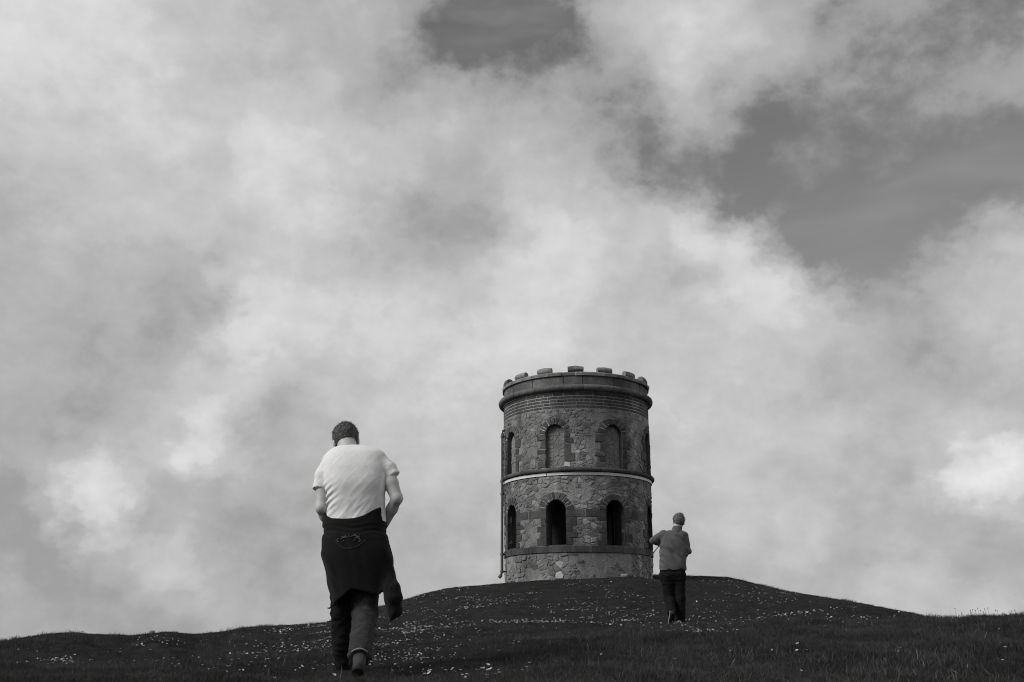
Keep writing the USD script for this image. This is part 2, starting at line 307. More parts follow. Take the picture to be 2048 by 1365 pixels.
mortar = look('lime_mortar', 0.14, 0.25, scale=5.0, rough=0.95, bump=0.035, bump_scale=22.0, spec=0.1, detail=8.0, spots=(17.0, 0.05, 0.58, 0.72), wash=0.42)  # dark spots put small shaded pits into the colour
joint = look('pale_joint', 0.24, 0.34, scale=6.0, rough=0.95, bump=0.01, bump_scale=40.0, spec=0.1, wash=0.42)
rubble_m = look('rubble', 0.12, 0.27, scale=3.2, rough=0.92, bump=0.035, bump_scale=20.0, vary=0.33, spec=0.15, detail=9.0, spots=(22.0, 0.04, 0.58, 0.72), wash=0.42)  # its dark spots also stand for shaded pits, put into the colour
dressed = look('dressed_gritstone', 0.046, 0.085, scale=6.0, rough=0.9, bump=0.012, bump_scale=35.0, vary=0.28, spec=0.15, detail=8.0, spots=(14.0, 0.15, 0.62, 0.78), wash=0.42)
dark_brick = look('dark_course_stone', 0.045, 0.078, scale=9.0, rough=0.9, bump=0.012, bump_scale=40.0, vary=0.25, spec=0.15, spots=(18.0, 0.13, 0.64, 0.8), wash=0.42)
parapet_m = look('parapet_stone', 0.075, 0.125, scale=5.0, rough=0.9, bump=0.012, bump_scale=35.0, vary=0.22, spec=0.15, detail=8.0, spots=(9.0, 0.20, 0.55, 0.72), wash=0.42)
coping_m = look('weathered_coping', 0.12, 0.22, scale=5.0, rough=0.92, bump=0.02, bump_scale=30.0, vary=0.2, spec=0.1, detail=8.0, spots=(7.0, 0.26, 0.56, 0.70), wash=0.42)
pale_stone = look('pale_stone', 0.26, 0.42, scale=12.0, rough=0.9, bump=0.01, bump_scale=50.0, vary=0.15)
plinth_m = look('plinth_rubble', 0.09, 0.19, scale=8.0, rough=0.95, bump=0.03, bump_scale=22.0, vary=0.35, spec=0.1, detail=9.0, spots=(5.0, 0.24, 0.60, 0.74), wash=0.42)
band_m = look('white_strip', 0.50, 0.62, scale=3.0, rough=0.55, vary=0.03)
iron = look('painted_iron', 0.05, 0.10, scale=12.0, rough=0.6, spec=0.4, bump=0.003, bump_scale=60, spots=(20.0, 0.05, 0.55, 0.65))
inner_m = look('shaded_interior', 0.03, 0.05, scale=5.0, rough=1.0)  # dark tone carries the shade inside the openings

tower = thing('stone_tower', tower_at, 'dark round stone tower with blind arches and rounded battlements on the mound', 'tower')

def manifold(v, f): return m3.Manifold(m3.Mesh(np.asarray(v, np.float32), np.asarray(f, np.uint32)))

def seg(profile, a0, a1, n):
    """A closed profile of (rho, h) swept round the tower's axis from a0 to a1."""
    pr = np.asarray(profile, float); k = len(pr)
    if Polygon(pr).exterior.is_ccw is False: pr = pr[::-1]
    A = np.linspace(a0, a1, n + 1)
    v = tp(A[:, None], pr[None, :, 1], pr[None, :, 0]).reshape(-1, 3)
    i, j = np.meshgrid(np.arange(n), np.arange(k), indexing='ij'); jn = (j + 1) % k
    q = np.stack([i * k + j, i * k + jn, (i + 1) * k + jn, (i + 1) * k + j], -1).reshape(-1, 4)
    caps = np.array(trimesh.creation.triangulate_polygon(Polygon(pr), engine='earcut')[1])
    vv = trimesh.creation.triangulate_polygon(Polygon(pr), engine='earcut')[0]
    from scipy.spatial import cKDTree
    m = cKDTree(pr).query(vv)[1]; caps = m[caps]
    t = trimesh.Trimesh(v, np.vstack([q[:, [0, 1, 2]], q[:, [0, 2, 3]], caps[:, ::-1], caps + n * k]), process=False)
    if t.volume < 0: t.invert()
    return t

def arch(w, h0, spring, n=12):
    th = np.linspace(0, math.pi, n + 1)
    return np.vstack([[[-w, h0], [w, h0]], np.stack([w * np.cos(th), spring + w * np.sin(th)], 1)])

def prism_radial(poly, a, r0, r1):
    """The polygon (u, h) as seen square on at azimuth a, extruded straight along the radius."""
    p2, f2 = trimesh.creation.triangulate_polygon(Polygon(poly), engine='earcut')
    m = trimesh.creation.extrude_triangulation(p2, f2, r1 - r0)
    er = np.array([*(math.cos(a) * to_cam + math.sin(a) * to_right), 0]); et = np.array([*(-math.sin(a) * to_cam + math.cos(a) * to_right), 0])
    v = m.vertices
    out = np.array([tower_at[0], tower_at[1], tower_at[2]]) + v[:, :1] * et + v[:, 1:2] * [0, 0, 1] + (v[:, 2:] + r0) * er
    m = trimesh.Trimesh(out, m.faces, process=True)
    if m.volume < 0: m.invert()
    return m

# the body of the wall, with through openings below and blind recesses above
hs = np.linspace(-1.2, H['brick1'] + 0.1, 12)
outer = [(RAD(h) - 0.004, h) for h in hs]
prof = np.array([(0.0, hs[0])] + outer + [(R0 - 0.05, H['cop1'] - 0.12), (0.0, H['cop1'] - 0.12)])
def revolve(profile, n=180):
    lathe = trimesh.creation.revolve(np.asarray(profile), sections=n); lathe.apply_translation(tower_at); return lathe
body = manifold(*(lambda t: (t.vertices, t.faces))(revolve(prof)))
void = manifold(*(lambda t: (t.vertices, t.faces))(revolve([(0, H['sill1'] - 0.35), (R0 - 0.62, H['sill1'] - 0.35), (R0 - 0.62, H['lband0']), (0, H['lband0'])], 64)))
body -= void
for a in WIN:
    for m in (prism_radial(arch(LW, H['sill1'] + 0.002, LSPR), a, R0 - 0.9, R0 + 0.4), prism_radial(arch(UW, H['str1'] - 0.12, USPR), a, R0 - 0.20, R0 + 0.4)):
        body -= manifold(m.vertices, m.faces)
part(tower, 'wall', body, mortar, 30)
part(tower, 'stair_core', seg([(0.55, H['sill1'] - 0.34), (1.05, H['sill1'] - 0.34), (1.05, H['lband0'] - 0.01), (0.55, H['lband0'] - 0.01)], 0, math.radians(359.9), 32), inner_m, 30)

def slab(poly, a0, thick, mat, name, parent=tower, sink=0.03, bevel=0.012, jitter=0.005, tilt=0.0, label=None, keep=None):
    """A stone with the outline poly (u along the wall from azimuth a0, h), standing thick proud of the wall."""
    P = Polygon(poly) if not isinstance(poly, Polygon) else poly
    if P.is_empty or P.area < 0.0004: return None
    P = P.segmentize(0.16); c = np.array(P.exterior.coords)[:-1]
    if not P.exterior.is_ccw: c = c[::-1]
    c = c + rng.normal(0, jitter, c.shape)
    k, mid = len(c), np.array(P.representative_point().coords[0])
    dist = np.linalg.norm(c - mid, axis=1, keepdims=True)
    inn = mid + (c - mid) * np.clip(1 - bevel / np.maximum(dist, 1e-6), 0.55, 1)
    tl = rng.normal(0, tilt, 2) if tilt else np.zeros(2)
    def up(q, t): return tp(a0 + q[:, 0] / R0, q[:, 1], RAD(q[:, 1]) + t)
    rise = lambda q: (q - mid) @ tl
    v = np.vstack([up(c, -sink), up(c, np.maximum(thick * 0.45 + rise(c), 0.002)), up(inn, np.maximum(thick + rise(inn) + rng.normal(0, jitter * 0.6, k), 0.004)), up(mid[None], np.array([thick * 1.12]))])
    i = np.arange(k); j = (i + 1) % k
    f = [np.stack([i, j, k + j], 1), np.stack([i, k + j, k + i], 1), np.stack([k + i, k + j, 2 * k + j], 1), np.stack([k + i, 2 * k + j, 2 * k + i], 1), np.stack([2 * k + i, 2 * k + j, np.full(k, 3 * k)], 1)]
    m = (v, np.vstack(f))
    if keep is not None: keep.append(m); return None
    return part(parent, name, m, mat, 35, label=label)

blocked = {'u': [], 'l': []}                                   # (u at azimuth 0, h) areas taken by dressed stone
def shift(poly, a): return shapely.affinity.translate(poly, (a if a <= math.pi else a - 2 * math.pi) * R0, 0)
import shapely.affinity
QU = [(0.17, 0.30), (0.25, 0.36), (0.18, 0.40), (0.29, 0.26)]
for wi, a in enumerate(WIN):
    # upper storey: a blind arch with a rubble panel
    back = part(tower, 'blind_arch', prism_radial(arch(UW - 0.004, H['str1'] - 0.02, USPR), a, R0 - 0.40, R0 - 0.165), look('panel_render', 0.13, 0.21, scale=6.0, rough=0.95, bump=0.035, bump_scale=14.0, detail=8.0) if wi == 0 else '/World/Looks/panel_render')
    opening = part(tower, 'arched_window', seg([(RAD(H['sill1']) - 0.56, H['sill1'] + 0.004), (RAD(H['sill1']) - 0.03, H['sill1'] + 0.004), (RAD(H['sill1']) - 0.03, H['sill1'] + 0.03), (RAD(H['sill1']) - 0.56, H['sill1'] + 0.03)], a - (LW - 0.004) / R0, a + (LW - 0.004) / R0, 6), inner_m)
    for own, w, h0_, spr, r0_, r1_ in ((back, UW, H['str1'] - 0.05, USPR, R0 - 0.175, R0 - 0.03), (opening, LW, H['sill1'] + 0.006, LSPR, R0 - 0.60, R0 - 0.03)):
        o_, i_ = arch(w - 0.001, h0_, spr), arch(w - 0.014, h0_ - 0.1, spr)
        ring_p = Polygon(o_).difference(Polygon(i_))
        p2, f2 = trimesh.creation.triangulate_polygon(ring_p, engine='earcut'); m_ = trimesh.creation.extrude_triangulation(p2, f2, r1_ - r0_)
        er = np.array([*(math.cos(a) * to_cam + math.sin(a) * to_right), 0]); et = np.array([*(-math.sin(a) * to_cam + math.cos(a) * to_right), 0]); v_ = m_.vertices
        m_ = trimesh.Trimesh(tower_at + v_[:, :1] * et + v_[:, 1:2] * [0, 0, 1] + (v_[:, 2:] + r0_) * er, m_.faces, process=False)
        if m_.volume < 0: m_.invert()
        part(own, 'reveal', m_, dressed if own == back else inner_m, 30)  # thin dark lining; the deep shade of the reveals is put into its colour
    for parent, w, spr, depth, nv, mat in ((back, UW, USPR, 0.19, 10 if wi % 2 else 9, dressed), (opening, LW, LSPR, 0.20, 10, dressed)):
        cuts = np.linspace(0, math.pi, nv + 1); cuts[1:-1] += rng.normal(0, 0.035, nv - 1)
        for k in range(nv):
            t0, t1 = cuts[k] + 0.030, cuts[k + 1] - 0.030
            d = depth + rng.normal(0.012, 0.018); ts = np.linspace(t0, t1, 3)
            inner = np.stack([(w + 0.004) * np.cos(ts), spr + (w + 0.004) * np.sin(ts)], 1); outr = np.stack([(w + d) * np.cos(ts[::-1]), spr + (w + d) * np.sin(ts[::-1])], 1)
            slab(np.vstack([inner, outr]), a, 0.006 + rng.uniform(0, 0.016), mat, 'voussoir', parent, sink=0.16, bevel=0.010, jitter=0.006)
        key = 'u' if parent == back else 'l'
        th = np.linspace(0, math.pi, 13); ring = Polygon(np.vstack([np.stack([(w + depth + 0.02) * np.cos(th), spr + (w + depth + 0.02) * np.sin(th)], 1), [[-w, spr], [w, spr]]])).convex_hull
        blocked[key].append(shift(ring, a)); blocked[key].append(shift(shapely.box(-w, 0, w, spr), a))
    for parent, w, lo, hi, key in ((back, UW, H['str1'] + 0.005, USPR, 'u'), (opening, LW, H['sill1'] + 0.005, H['imp0'] - 0.005, 'l')):
        for s in (-1, 1):
            h = lo; n = 0
            while h < hi - 0.05:
                b = min(hi, h + rng.choice([0.15, 0.21, 0.26, 0.3] if key == 'u' else [0.13, 0.18, 0.22, 0.27]))
                if hi - b < 0.09: b = hi
                L = rng.uniform(0.15, 0.19) if (n + (s > 0)) % 2 else rng.uniform(0.24, 0.33)
                box = shapely.box(*sorted((s * (w + 0.003), s * (w + L)))[:1], h + 0.006, sorted((s * (w + 0.003), s * (w + L)))[1], b - 0.006)
                pale = key == 'u' and wi == 1 and s == 1 and n == 0
                slab(box, a, 0.006 + rng.uniform(0, 0.018), pale_stone if pale else dressed, 'jamb_stone', parent, sink=0.14, bevel=0.012, jitter=0.010, label='pale patched jamb stone' if pale else None)
                blocked[key].append(shift(box.buffer(0.012), a)); h = b; n += 1
    # impost course between this window and the next
    gap = (WIN[1] - WIN[0]) * R0
    x0, x1 = LW + 0.004, gap - LW - 0.004; cut = x0 + (x1 - x0) * rng.uniform(0.42, 0.60)
    for p0, p1 in ((x0, cut - 0.02), (cut + 0.02, x1)):
        slab(shapely.box(p0, H['imp0'] + 0.006, p1, H['imp1'] - 0.006), a, 0.005 + rng.uniform(0, 0.008), dressed, 'impost_stone', tower, sink=0.14, bevel=0.010, jitter=0.006)
        blocked['l'].append(shift(shapely.box(p0 - 0.01, H['imp0'] - 0.006, p1 + 0.01, H['imp1'] + 0.006), a))

    for own, w, spr, d in ((back, UW, USPR, .19), (opening, LW, LSPR, .20)):
        th = np.linspace(0, math.pi, 15); o_ = np.stack([(w + d - .01) * np.cos(th), spr + (w + d - .01) * np.sin(th)], 1); i_ = np.stack([(w + .006) * np.cos(th[::-1]), spr + (w + .006) * np.sin(th[::-1])], 1)
        pl_ = Polygon(np.vstack([o_, i_])); p2, f2 = trimesh.creation.triangulate_polygon(pl_, engine='earcut')
        lo_v = tp(a + p2[:, 0] / R0, p2[:, 1], RAD(p2[:, 1]) - .02); hi_v = tp(a + p2[:, 0] / R0, p2[:, 1], RAD(p2[:, 1]) + .0015)
        m_ = trimesh.creation.extrude_triangulation(p2, f2, 1.0); v_ = m_.vertices
        m_ = trimesh.Trimesh(tp(a + v_[:, 0] / R0, v_[:, 1], RAD(v_[:, 1]) - .02 + v_[:, 2] * .0215), m_.faces, process=False)
        if m_.volume < 0: m_.invert()
        part(own, 'arch_mortar', m_, joint, 30)

# continuous courses
def course(name, mat, h0, h1, out, lengths, sink=0.2, gap=0.012, round_=0.012, label=None, start=None):
    a = rng.uniform(0, 0.3) if start is None else start; end = a + 2 * math.pi
    while a < end - 0.02:
        L = rng.uniform(*lengths) / R0
        if end - a - L < lengths[0] / R0 * 0.6: L = end - a
        g = gap / R0 / 2; o_ = out + rng.uniform(0.002, 0.006); rr = RAD((h0 + h1) / 2)
        pr = [(rr - sink, h0 + 0.003), (rr + o_ - round_, h0 + 0.003), (rr + o_, h0 + 0.003 + round_), (rr + o_, h1 - 0.003 - round_), (rr + o_ - round_, h1 - 0.003), (rr - sink, h1 - 0.003)]
        part(tower, name, seg(pr, a + g, a + L - g, max(2, int(L * R0 / 0.14))), mat, 35); a += L

course('sill_stone', dressed, H['sill0'], H['sill1'], 0.03, (0.6, 1.1), sink=0.25)
part(tower, 'course_mortar', seg([(R0 - .02, H['brick0'] - .004), (R0 - .002, H['brick0'] - .004), (R0 - .002, H['brick1'] - .001), (R0 - .02, H['brick1'] - .001)], 0, math.radians(359.99), 160), joint, 30)
nb = 5; bh = (H['brick1'] - H['brick0']) / nb
for k in range(nb):
    course('course_brick', dark_brick, H['brick0'] + k * bh + 0.008, H['brick0'] + (k + 1) * bh - 0.008, 0.004, (0.19, 0.44), sink=0.1, gap=0.024, round_=0.005)
def ring(name, mat, profile, lengths, gap=0.008, jitter=0.006):
    a = rng.uniform(0, 0.4); end = a + 2 * math.pi
    while a < end - 0.02:
        L = rng.uniform(*lengths) / R0
        if end - a - L < lengths[0] / R0 * 0.6: L = end - a
        j = rng.normal(0, jitter)
        part(tower, name, seg([(r + j * (r > R0 - 0.05), h) for r, h in profile], a + gap / R0 / 2, a + L - gap / R0 / 2, max(3, int(L * R0 / 0.12))), mat, 40); a += L
st0, st1 = H['str0'], H['str1']; sm = (st1 - st0)
ring('string_course_stone', dressed, [(R0 - 0.15, st0), (R0 + 0.055, st0)] + [(R0 + 0.055 + 0.06 * math.sin(t), st0 + sm * 0.42 - sm * 0.42 * math.cos(t)) for t in np.linspace(0.3, math.pi - 0.25, 7)] + [(R0 + 0.02, st1 - 0.012), (R0 - 0.15, st1)], (0.8, 1.3))
c0, c1 = H['brick1'], H['corn1']; cm = c1 - c0
ring('cornice_stone', parapet_m, [(R0 - 0.25, c0), (R0 + 0.02, c0), (R0 + 0.03, c0 + cm * 0.15)] + [(R0 + 0.03 + 0.135 * math.sin(t * 0.5 * math.pi) ** 1.3, c0 + cm * (0.15 + 0.42 * (1 - math.cos(t * math.pi / 2)))) for t in np.linspace(0.15, 1, 6)] + [(R0 + 0.17, c0 + cm * 0.70), (R0 + 0.155, c1 - 0.035), (R0 + 0.10, c1 - 0.008), (R0 - 0.25, c1)], (0.8, 1.3))
course('parapet_block', parapet_m, c1 + 0.004, H['par1'], 0.0, (0.5, 1.25), sink=0.45, gap=0.022, round_=0.010)
ch0, ch1 = H['par1'] + 0.002, H['cop1']
ring('coping_stone', coping_m, [(R0 - 0.52, ch0), (R0 + 0.02, ch0), (R0 + 0.055, ch0 + 0.02), (R0 + 0.06, ch1 - 0.04), (R0 + 0.03, ch1 - 0.005), (R0 - 0.20, ch1 + 0.02), (R0 - 0.52, ch1)], (0.5, 1.0), jitter=0.012)
for k in range(15):                                            # rounded battlement stones laid along the wall head
    a = math.radians(24 * k + rng.normal(0, 0.5)); hw, rr, hh = 0.232 * rng.uniform(.92, 1.06), 0.108 * rng.uniform(.93, 1.06), 0.198 * rng.uniform(.93, 1.05)
    th = np.linspace(-0.85, math.pi + 0.85, 15)
    pr = np.stack([rr * np.cos(th), hh - rr + rr * np.sin(th)], 1)
    p2, f2 = trimesh.creation.triangulate_polygon(Polygon(pr), engine='earcut')
    m = trimesh.creation.extrude_triangulation(p2, f2, 2 * hw)
    v = m.vertices.copy(); u = v[:, 2] - hw; m = m.subdivide()
    v = m.vertices.copy(); u = v[:, 2] - hw
    v[:, :2] *= (1 - 0.09 * np.clip((np.abs(u) - hw * 0.85) / (hw * 0.15), 0, 1))[:, None]
    noi = (meshkit.noise(np.stack([v[:, 0] * 14 + 31 * k, v[:, 1] * 14, u * 9], -1), k) - 0.5) * 0.024
    rho0 = R0 - 0.06
    out = tp(a + u / rho0, H['cop1'] - 0.005 + v[:, 1] + noi, rho0 + v[:, 0] + noi)
    t = trimesh.Trimesh(out, m.faces, process=False)
    if t.volume < 0: t.invert()
    part(tower, 'battlement_stone', t, coping_m if k % 3 else parapet_m, 45)

# white strip under the string course, in lengths
wj = [math.radians(x) for x in (-22.3, 67.0, 157.0, 247.0, 337.7)]
for a0, a1 in zip(wj[:-1], wj[1:]):
    part(tower, 'white_strip', seg([(R0 - 0.02, H['lband0']), (R0 + 0.035, H['lband0']), (R0 + 0.035, H['lband1'] - 0.002), (R0 - 0.02, H['lband1'] - 0.002)], a0 + 0.006, a1 - 0.006, 28), band_m, 30)

# rubble facing: irregular stones from a Voronoi cut of each storey
def rubble(h0, h1, sw, sh, block, mat, thick, seed, name, gap=0.011):
    r_ = np.random.default_rng(seed); circ = 2 * math.pi * R0
    nx, ny = int(circ / sw), max(2, round((h1 - h0) / sh))
    pts = np.array([((i + 0.5 * (j % 2) + r_.uniform(-0.49, 0.49)) * circ / nx - circ / 2, h0 + (j + 0.5 + r_.uniform(-0.49, 0.49)) * (h1 - h0) / ny) for j in range(ny) for i in range(nx)])
    pts = pts[r_.random(len(pts)) > 0.22]
    k = sw / sh * 0.75
    allp = np.vstack([pts, pts + [circ, 0], pts - [circ, 0], np.stack([pts[:, 0], 2 * h0 - pts[:, 1]], 1), np.stack([pts[:, 0], 2 * h1 - pts[:, 1]], 1)])
    sc = allp * [1 / k, 1]; vor = Voronoi(sc)
    union = shapely.unary_union([shapely.affinity.translate(b, d, 0) for b in block for d in (0, circ, -circ)]).buffer(0.004) if block else None
    zone = shapely.box(-circ, h0, circ * 1.5, h1)
    if union is not None: shapely.prepare(union)
    out = []
    for i in range(len(pts)):
        reg = vor.regions[vor.point_region[i]]
        if -1 in reg or len(reg) < 3: continue
        p = Polygon(vor.vertices[reg] * [k, 1]).intersection(zone)
        if union is not None and union.intersects(p): p = p.difference(union)
        if p.is_empty: continue
        if p.geom_type != 'Polygon': p = max((g for g in p.geoms if g.geom_type == 'Polygon'), key=lambda g: g.area, default=None)
        if p is None or p.area < 0.003: continue
        g = gap * r_.uniform(0.5, 1.5)
        q = p.buffer(-g - 0.012, quad_segs=1).buffer(0.012, quad_segs=2).simplify(0.006)
        if q.geom_type != 'Polygon': q = max(q.geoms, key=lambda g: g.area, default=None)
        if q is None or q.is_empty or q.area < 0.0022 or len(q.interiors): continue
        if meshkit.noise(np.array([q.centroid.x * 1.3, q.centroid.y * 1.6, seed * 7.0]), seed) > 0.70 and r_.random() < .8: continue
        u = q.centroid.x / R0; u = (u + math.pi) % (2 * math.pi) - math.pi
        out.append((math.cos(u) * q.area if abs(u) < 1.45 else -1, q, max(0.003, r_.normal(thick, thick * 0.8))))
    return out
found = [(s, q, t, rubble_m) for s, q, t in rubble(H['str1'] + 0.01, H['brick0'] - 0.015, 0.165, 0.095, blocked['u'], rubble_m, 0.007, 1, 'u')]
found += [(s, q, t, rubble_m) for s, q, t in rubble(H['sill1'] + 0.01, H['lband0'] - 0.015, 0.17, 0.095, blocked['l'], rubble_m, 0.008, 2, 'l')]
pl = rubble(-0.9, H['sill0'] - 0.01, 0.17, 0.095, [], plinth_m, 0.012, 3, 'p')
found += [(s, q, t, pale_stone if rng.random() < 0.035 else plinth_m) for s, q, t in pl]
found.sort(key=lambda x: -x[0])
rest = {}
for k, (s, q, t, mat) in enumerate(found):
    if k < 300: slab(q, 0.0, t, mat, 'rubble_stone', tilt=0.05, jitter=0.004)
    else: slab(q, 0.0, t, mat, 'x', tilt=0.05, jitter=0.004, keep=rest.setdefault(mat.GetPath().name, []))
def join(ms):
    vs, fs, n = [], [], 0
    for v, f in ms: vs.append(v); fs.append(np.asarray(f) + n); n += len(v)
    return np.vstack(vs), np.vstack(fs)
for k, ms in rest.items(): part(tower, 'small_rubble', join(ms), '/World/Looks/' + k, 35, kind='stuff')
for wi, a in enumerate(WIN):                                   # rubble in the blind panels
    r_ = np.random.default_rng(50 + wi); ms = []
    zone = Polygon(arch(UW - 0.01, H['str1'] + 0.01, USPR))
    pts = np.array([(x + r_.uniform(-.07, .07), y + r_.uniform(-.045, .045)) for y in np.arange(H['str1'] - 0.2, H['uarch'] + 0.3, 0.125) for x in np.arange(-0.6, 0.61, 0.2)])
    vor = Voronoi(pts)
    for reg in vor.regions:
        if not reg or -1 in reg: continue
        q = Polygon(vor.vertices[reg]).intersection(zone).buffer(-0.02, quad_segs=1).buffer(0.01, quad_segs=2)
        if q.is_empty or q.geom_type != 'Polygon' or q.area < 0.002: continue
        P = np.array(q.exterior.coords)[:-1]
        ms.append((lambda t: (t.vertices, t.faces))(prism_radial(P, a, R0 - 0.20, R0 - 0.165 + r_.uniform(0.004, 0.018))))
    part(f'{tower}/blind_arch' + (f'_{wi:03d}' if wi else ''), 'panel_rubble', join(ms), rubble_m, kind='stuff')

# the rainwater pipe on the left side
def tube(path, r, n=10):
    path = np.asarray(path, float); rs = np.broadcast_to(r, len(path))
    t = np.gradient(path, axis=0); t /= np.linalg.norm(t, axis=1, keepdims=True)
    up = np.array([0.31, 0.17, 0.93]) if abs(t[0] @ [0.31, 0.17, 0.93]) < 0.9 else np.array([1.0, 0.2, 0.1])
    a = np.cross(t, up); a /= np.linalg.norm(a, axis=1, keepdims=True); b = np.cross(t, a)
    th = np.linspace(0, 2 * math.pi, n, endpoint=False)
    v = (path[:, None] + rs[:, None, None] * (np.cos(th)[None, :, None] * a[:, None] + np.sin(th)[None, :, None] * b[:, None])).reshape(-1, 3)
    k = len(path); i, j = np.meshgrid(np.arange(k - 1), np.arange(n), indexing='ij'); jn = (j + 1) % n
    q = np.stack([i * n + j, i * n + jn, (i + 1) * n + jn, (i + 1) * n + j], -1).reshape(-1, 4)
    v = np.vstack([v, path[0], path[-1]]); c0, c1 = k * n, k * n + 1; jj = np.arange(n)
    f = np.vstack([q[:, [0, 1, 2]], q[:, [0, 2, 3]], np.stack([(jj + 1) % n, jj, np.full(n, c0)], 1), np.stack([(k - 1) * n + jj, (k - 1) * n + (jj + 1) % n, np.full(n, c1)], 1)])
    m = trimesh.Trimesh(v, f, process=False)
    if m.volume < 0: m.invert()
    return m
PA = math.radians(-74)
hp = lambda py: W(1157, py, TD)[2] - tower_at[2]
rp = R0 + 0.10
pts = [tp(PA, hp(872) + 0.07, R0 - 0.1), tp(PA, hp(872) + 0.07, R0 + 0.04), tp(PA, hp(872) + 0.05, R0 + 0.085), tp(PA, hp(874), rp), tp(PA, hp(960), rp), tp(PA, hp(1060), rp), tp(PA, hp(1148), rp), tp(PA, hp(1153), rp + 0.03), tp(PA, hp(1158), rp + 0.09)]
pipe = part(tower, 'drainpipe', tube(pts, [.042, .042, .042, .042, .042, .042, .045, .052, .055]), iron, 40)
for py in (880, 993, 1112, 1146):
    part(pipe, 'pipe_collar', tube([tp(PA, hp(py) - 0.035, rp), tp(PA, hp(py) + 0.035, rp)], 0.058), iron, 40)
    e = tp(PA, hp(py), rp - 0.03); part(pipe, 'pipe_bracket', tube([tp(PA, hp(py), R0 - 0.06), e], 0.02, 6), iron)
# ------------------------------------------------------------------ distance-field modelling for people and cloth
from scipy import sparse
def grid(lo, hi, h):
    lo, hi = np.asarray(lo, float), np.asarray(hi, float)
    n = np.ceil((hi - lo) / h).astype(int) + 1
    ax = [(lo[i] + h * np.arange(n[i])).astype(np.float32) for i in range(3)]
    return np.stack(np.meshgrid(*ax, indexing='ij'), -1), lo, h

def surface(Fv, lo, h, relax=1):
    """Surface nets of a sampled distance field."""
    s = Fv < 0
    c = [Fv[i:Fv.shape[0] - 1 + i, j:Fv.shape[1] - 1 + j, k:Fv.shape[2] - 1 + k] for i in (0, 1) for j in (0, 1) for k in (0, 1)]
    ins = sum((x < 0).astype(np.int8) for x in c)
    cell = (ins > 0) & (ins < 8); ijk = np.argwhere(cell)
    num = -np.ones(cell.shape, int); num[cell] = np.arange(len(ijk))
    vals = np.stack([x[cell] for x in c], 1)
    corner = np.array([(i, j, k) for i in (0, 1) for j in (0, 1) for k in (0, 1)], float)
    acc, cnt = np.zeros((len(ijk), 3)), np.zeros(len(ijk))
    for a in range(8):
        for b in range(a + 1, 8):
            if np.abs(corner[a] - corner[b]).sum() != 1: continue
            m = (vals[:, a] < 0) != (vals[:, b] < 0)
            t = vals[m, a] / (vals[m, a] - vals[m, b])
            acc[m] += corner[a] + t[:, None] * (corner[b] - corner[a]); cnt[m] += 1
    v = lo + h * (ijk + acc / cnt[:, None])
    quads = []
    for ax in range(3):
        sl0, sl1 = [slice(1, -1)] * 3, [slice(1, -1)] * 3
        sl0[ax], sl1[ax] = slice(0, -1), slice(1, None)
        a, b = s[tuple(sl0)], s[tuple(sl1)]
        off = np.array([1, 1, 1]); off[ax] = 0
        e = np.argwhere(a != b); flip = b[a != b]
        e = e + off
        u, w = [x for x in range(3) if x != ax]
        du, dw = np.eye(3, dtype=int)[u], np.eye(3, dtype=int)[w]
        q = np.stack([num[tuple((e - x).T)] for x in (0 * du, du, du + dw, dw)], 1)
        if ax == 1: q = q[:, ::-1]
        q[flip] = q[flip][:, ::-1]
        quads.append(q)
    q = np.vstack(quads); q = q[(q >= 0).all(1)]
    m = trimesh.Trimesh(v, np.vstack([q[:, [0, 1, 2]], q[:, [0, 2, 3]]]), process=False)
    if m.volume < 0: m.invert()
    if relax:
        e = m.edges_unique; k = len(m.vertices)
        A = sparse.coo_matrix((np.ones(2 * len(e)), (np.r_[e[:, 0], e[:, 1]], np.r_[e[:, 1], e[:, 0]])), (k, k)).tocsr()
        deg = np.maximum(np.asarray(A.sum(1)), 1); v = np.array(m.vertices)
        for lam in (.5, -.52) * 4 * relax: v = v + lam * (A @ v / deg - v)
        m.vertices = v
    return m

def smin(a, b, k):
    t = np.clip(0.5 + 0.5 * (b - a) / k, 0, 1)
    return b + (a - b) * t - k * t * (1 - t)

def cone(p, a, b, ra, rb, flat=None):
    a, b = np.asarray(a, np.float32), np.asarray(b, np.float32); ab = b - a
    t = np.clip((p - a) @ ab / max(ab @ ab, 1e-9), 0, 1)
    d = p - a - t[..., None] * ab
    if flat is not None: d = d * np.asarray(flat, np.float32)
    return np.sqrt((d * d).sum(-1)) - (ra + (rb - ra) * t)

def chain(p, pts, rs, k=0.02):
    out = None
    for a, b, ra, rb in zip(pts[:-1], pts[1:], rs[:-1], rs[1:]):
        d = cone(p, a, b, ra, rb); out = d if out is None else smin(out, d, k)
    return out

def rotx(a): c, s = math.cos(a), math.sin(a); return np.array([[1, 0, 0], [0, c, -s], [0, s, c]])
def rotz(a): c, s = math.cos(a), math.sin(a); return np.array([[c, -s, 0], [s, c, 0], [0, 0, 1]])
def roty(a): c, s = math.cos(a), math.sin(a); return np.array([[c, 0, s], [0, 1, 0], [-s, 0, c]])

def blob(p, c, r, rot=None):
    q = p - np.asarray(c, np.float32)
    if rot is not None: q = q @ np.asarray(rot, np.float32)
    r = np.asarray(r, np.float32)
    return (np.sqrt(((q / r) ** 2).sum(-1)) - 1) * r.min()

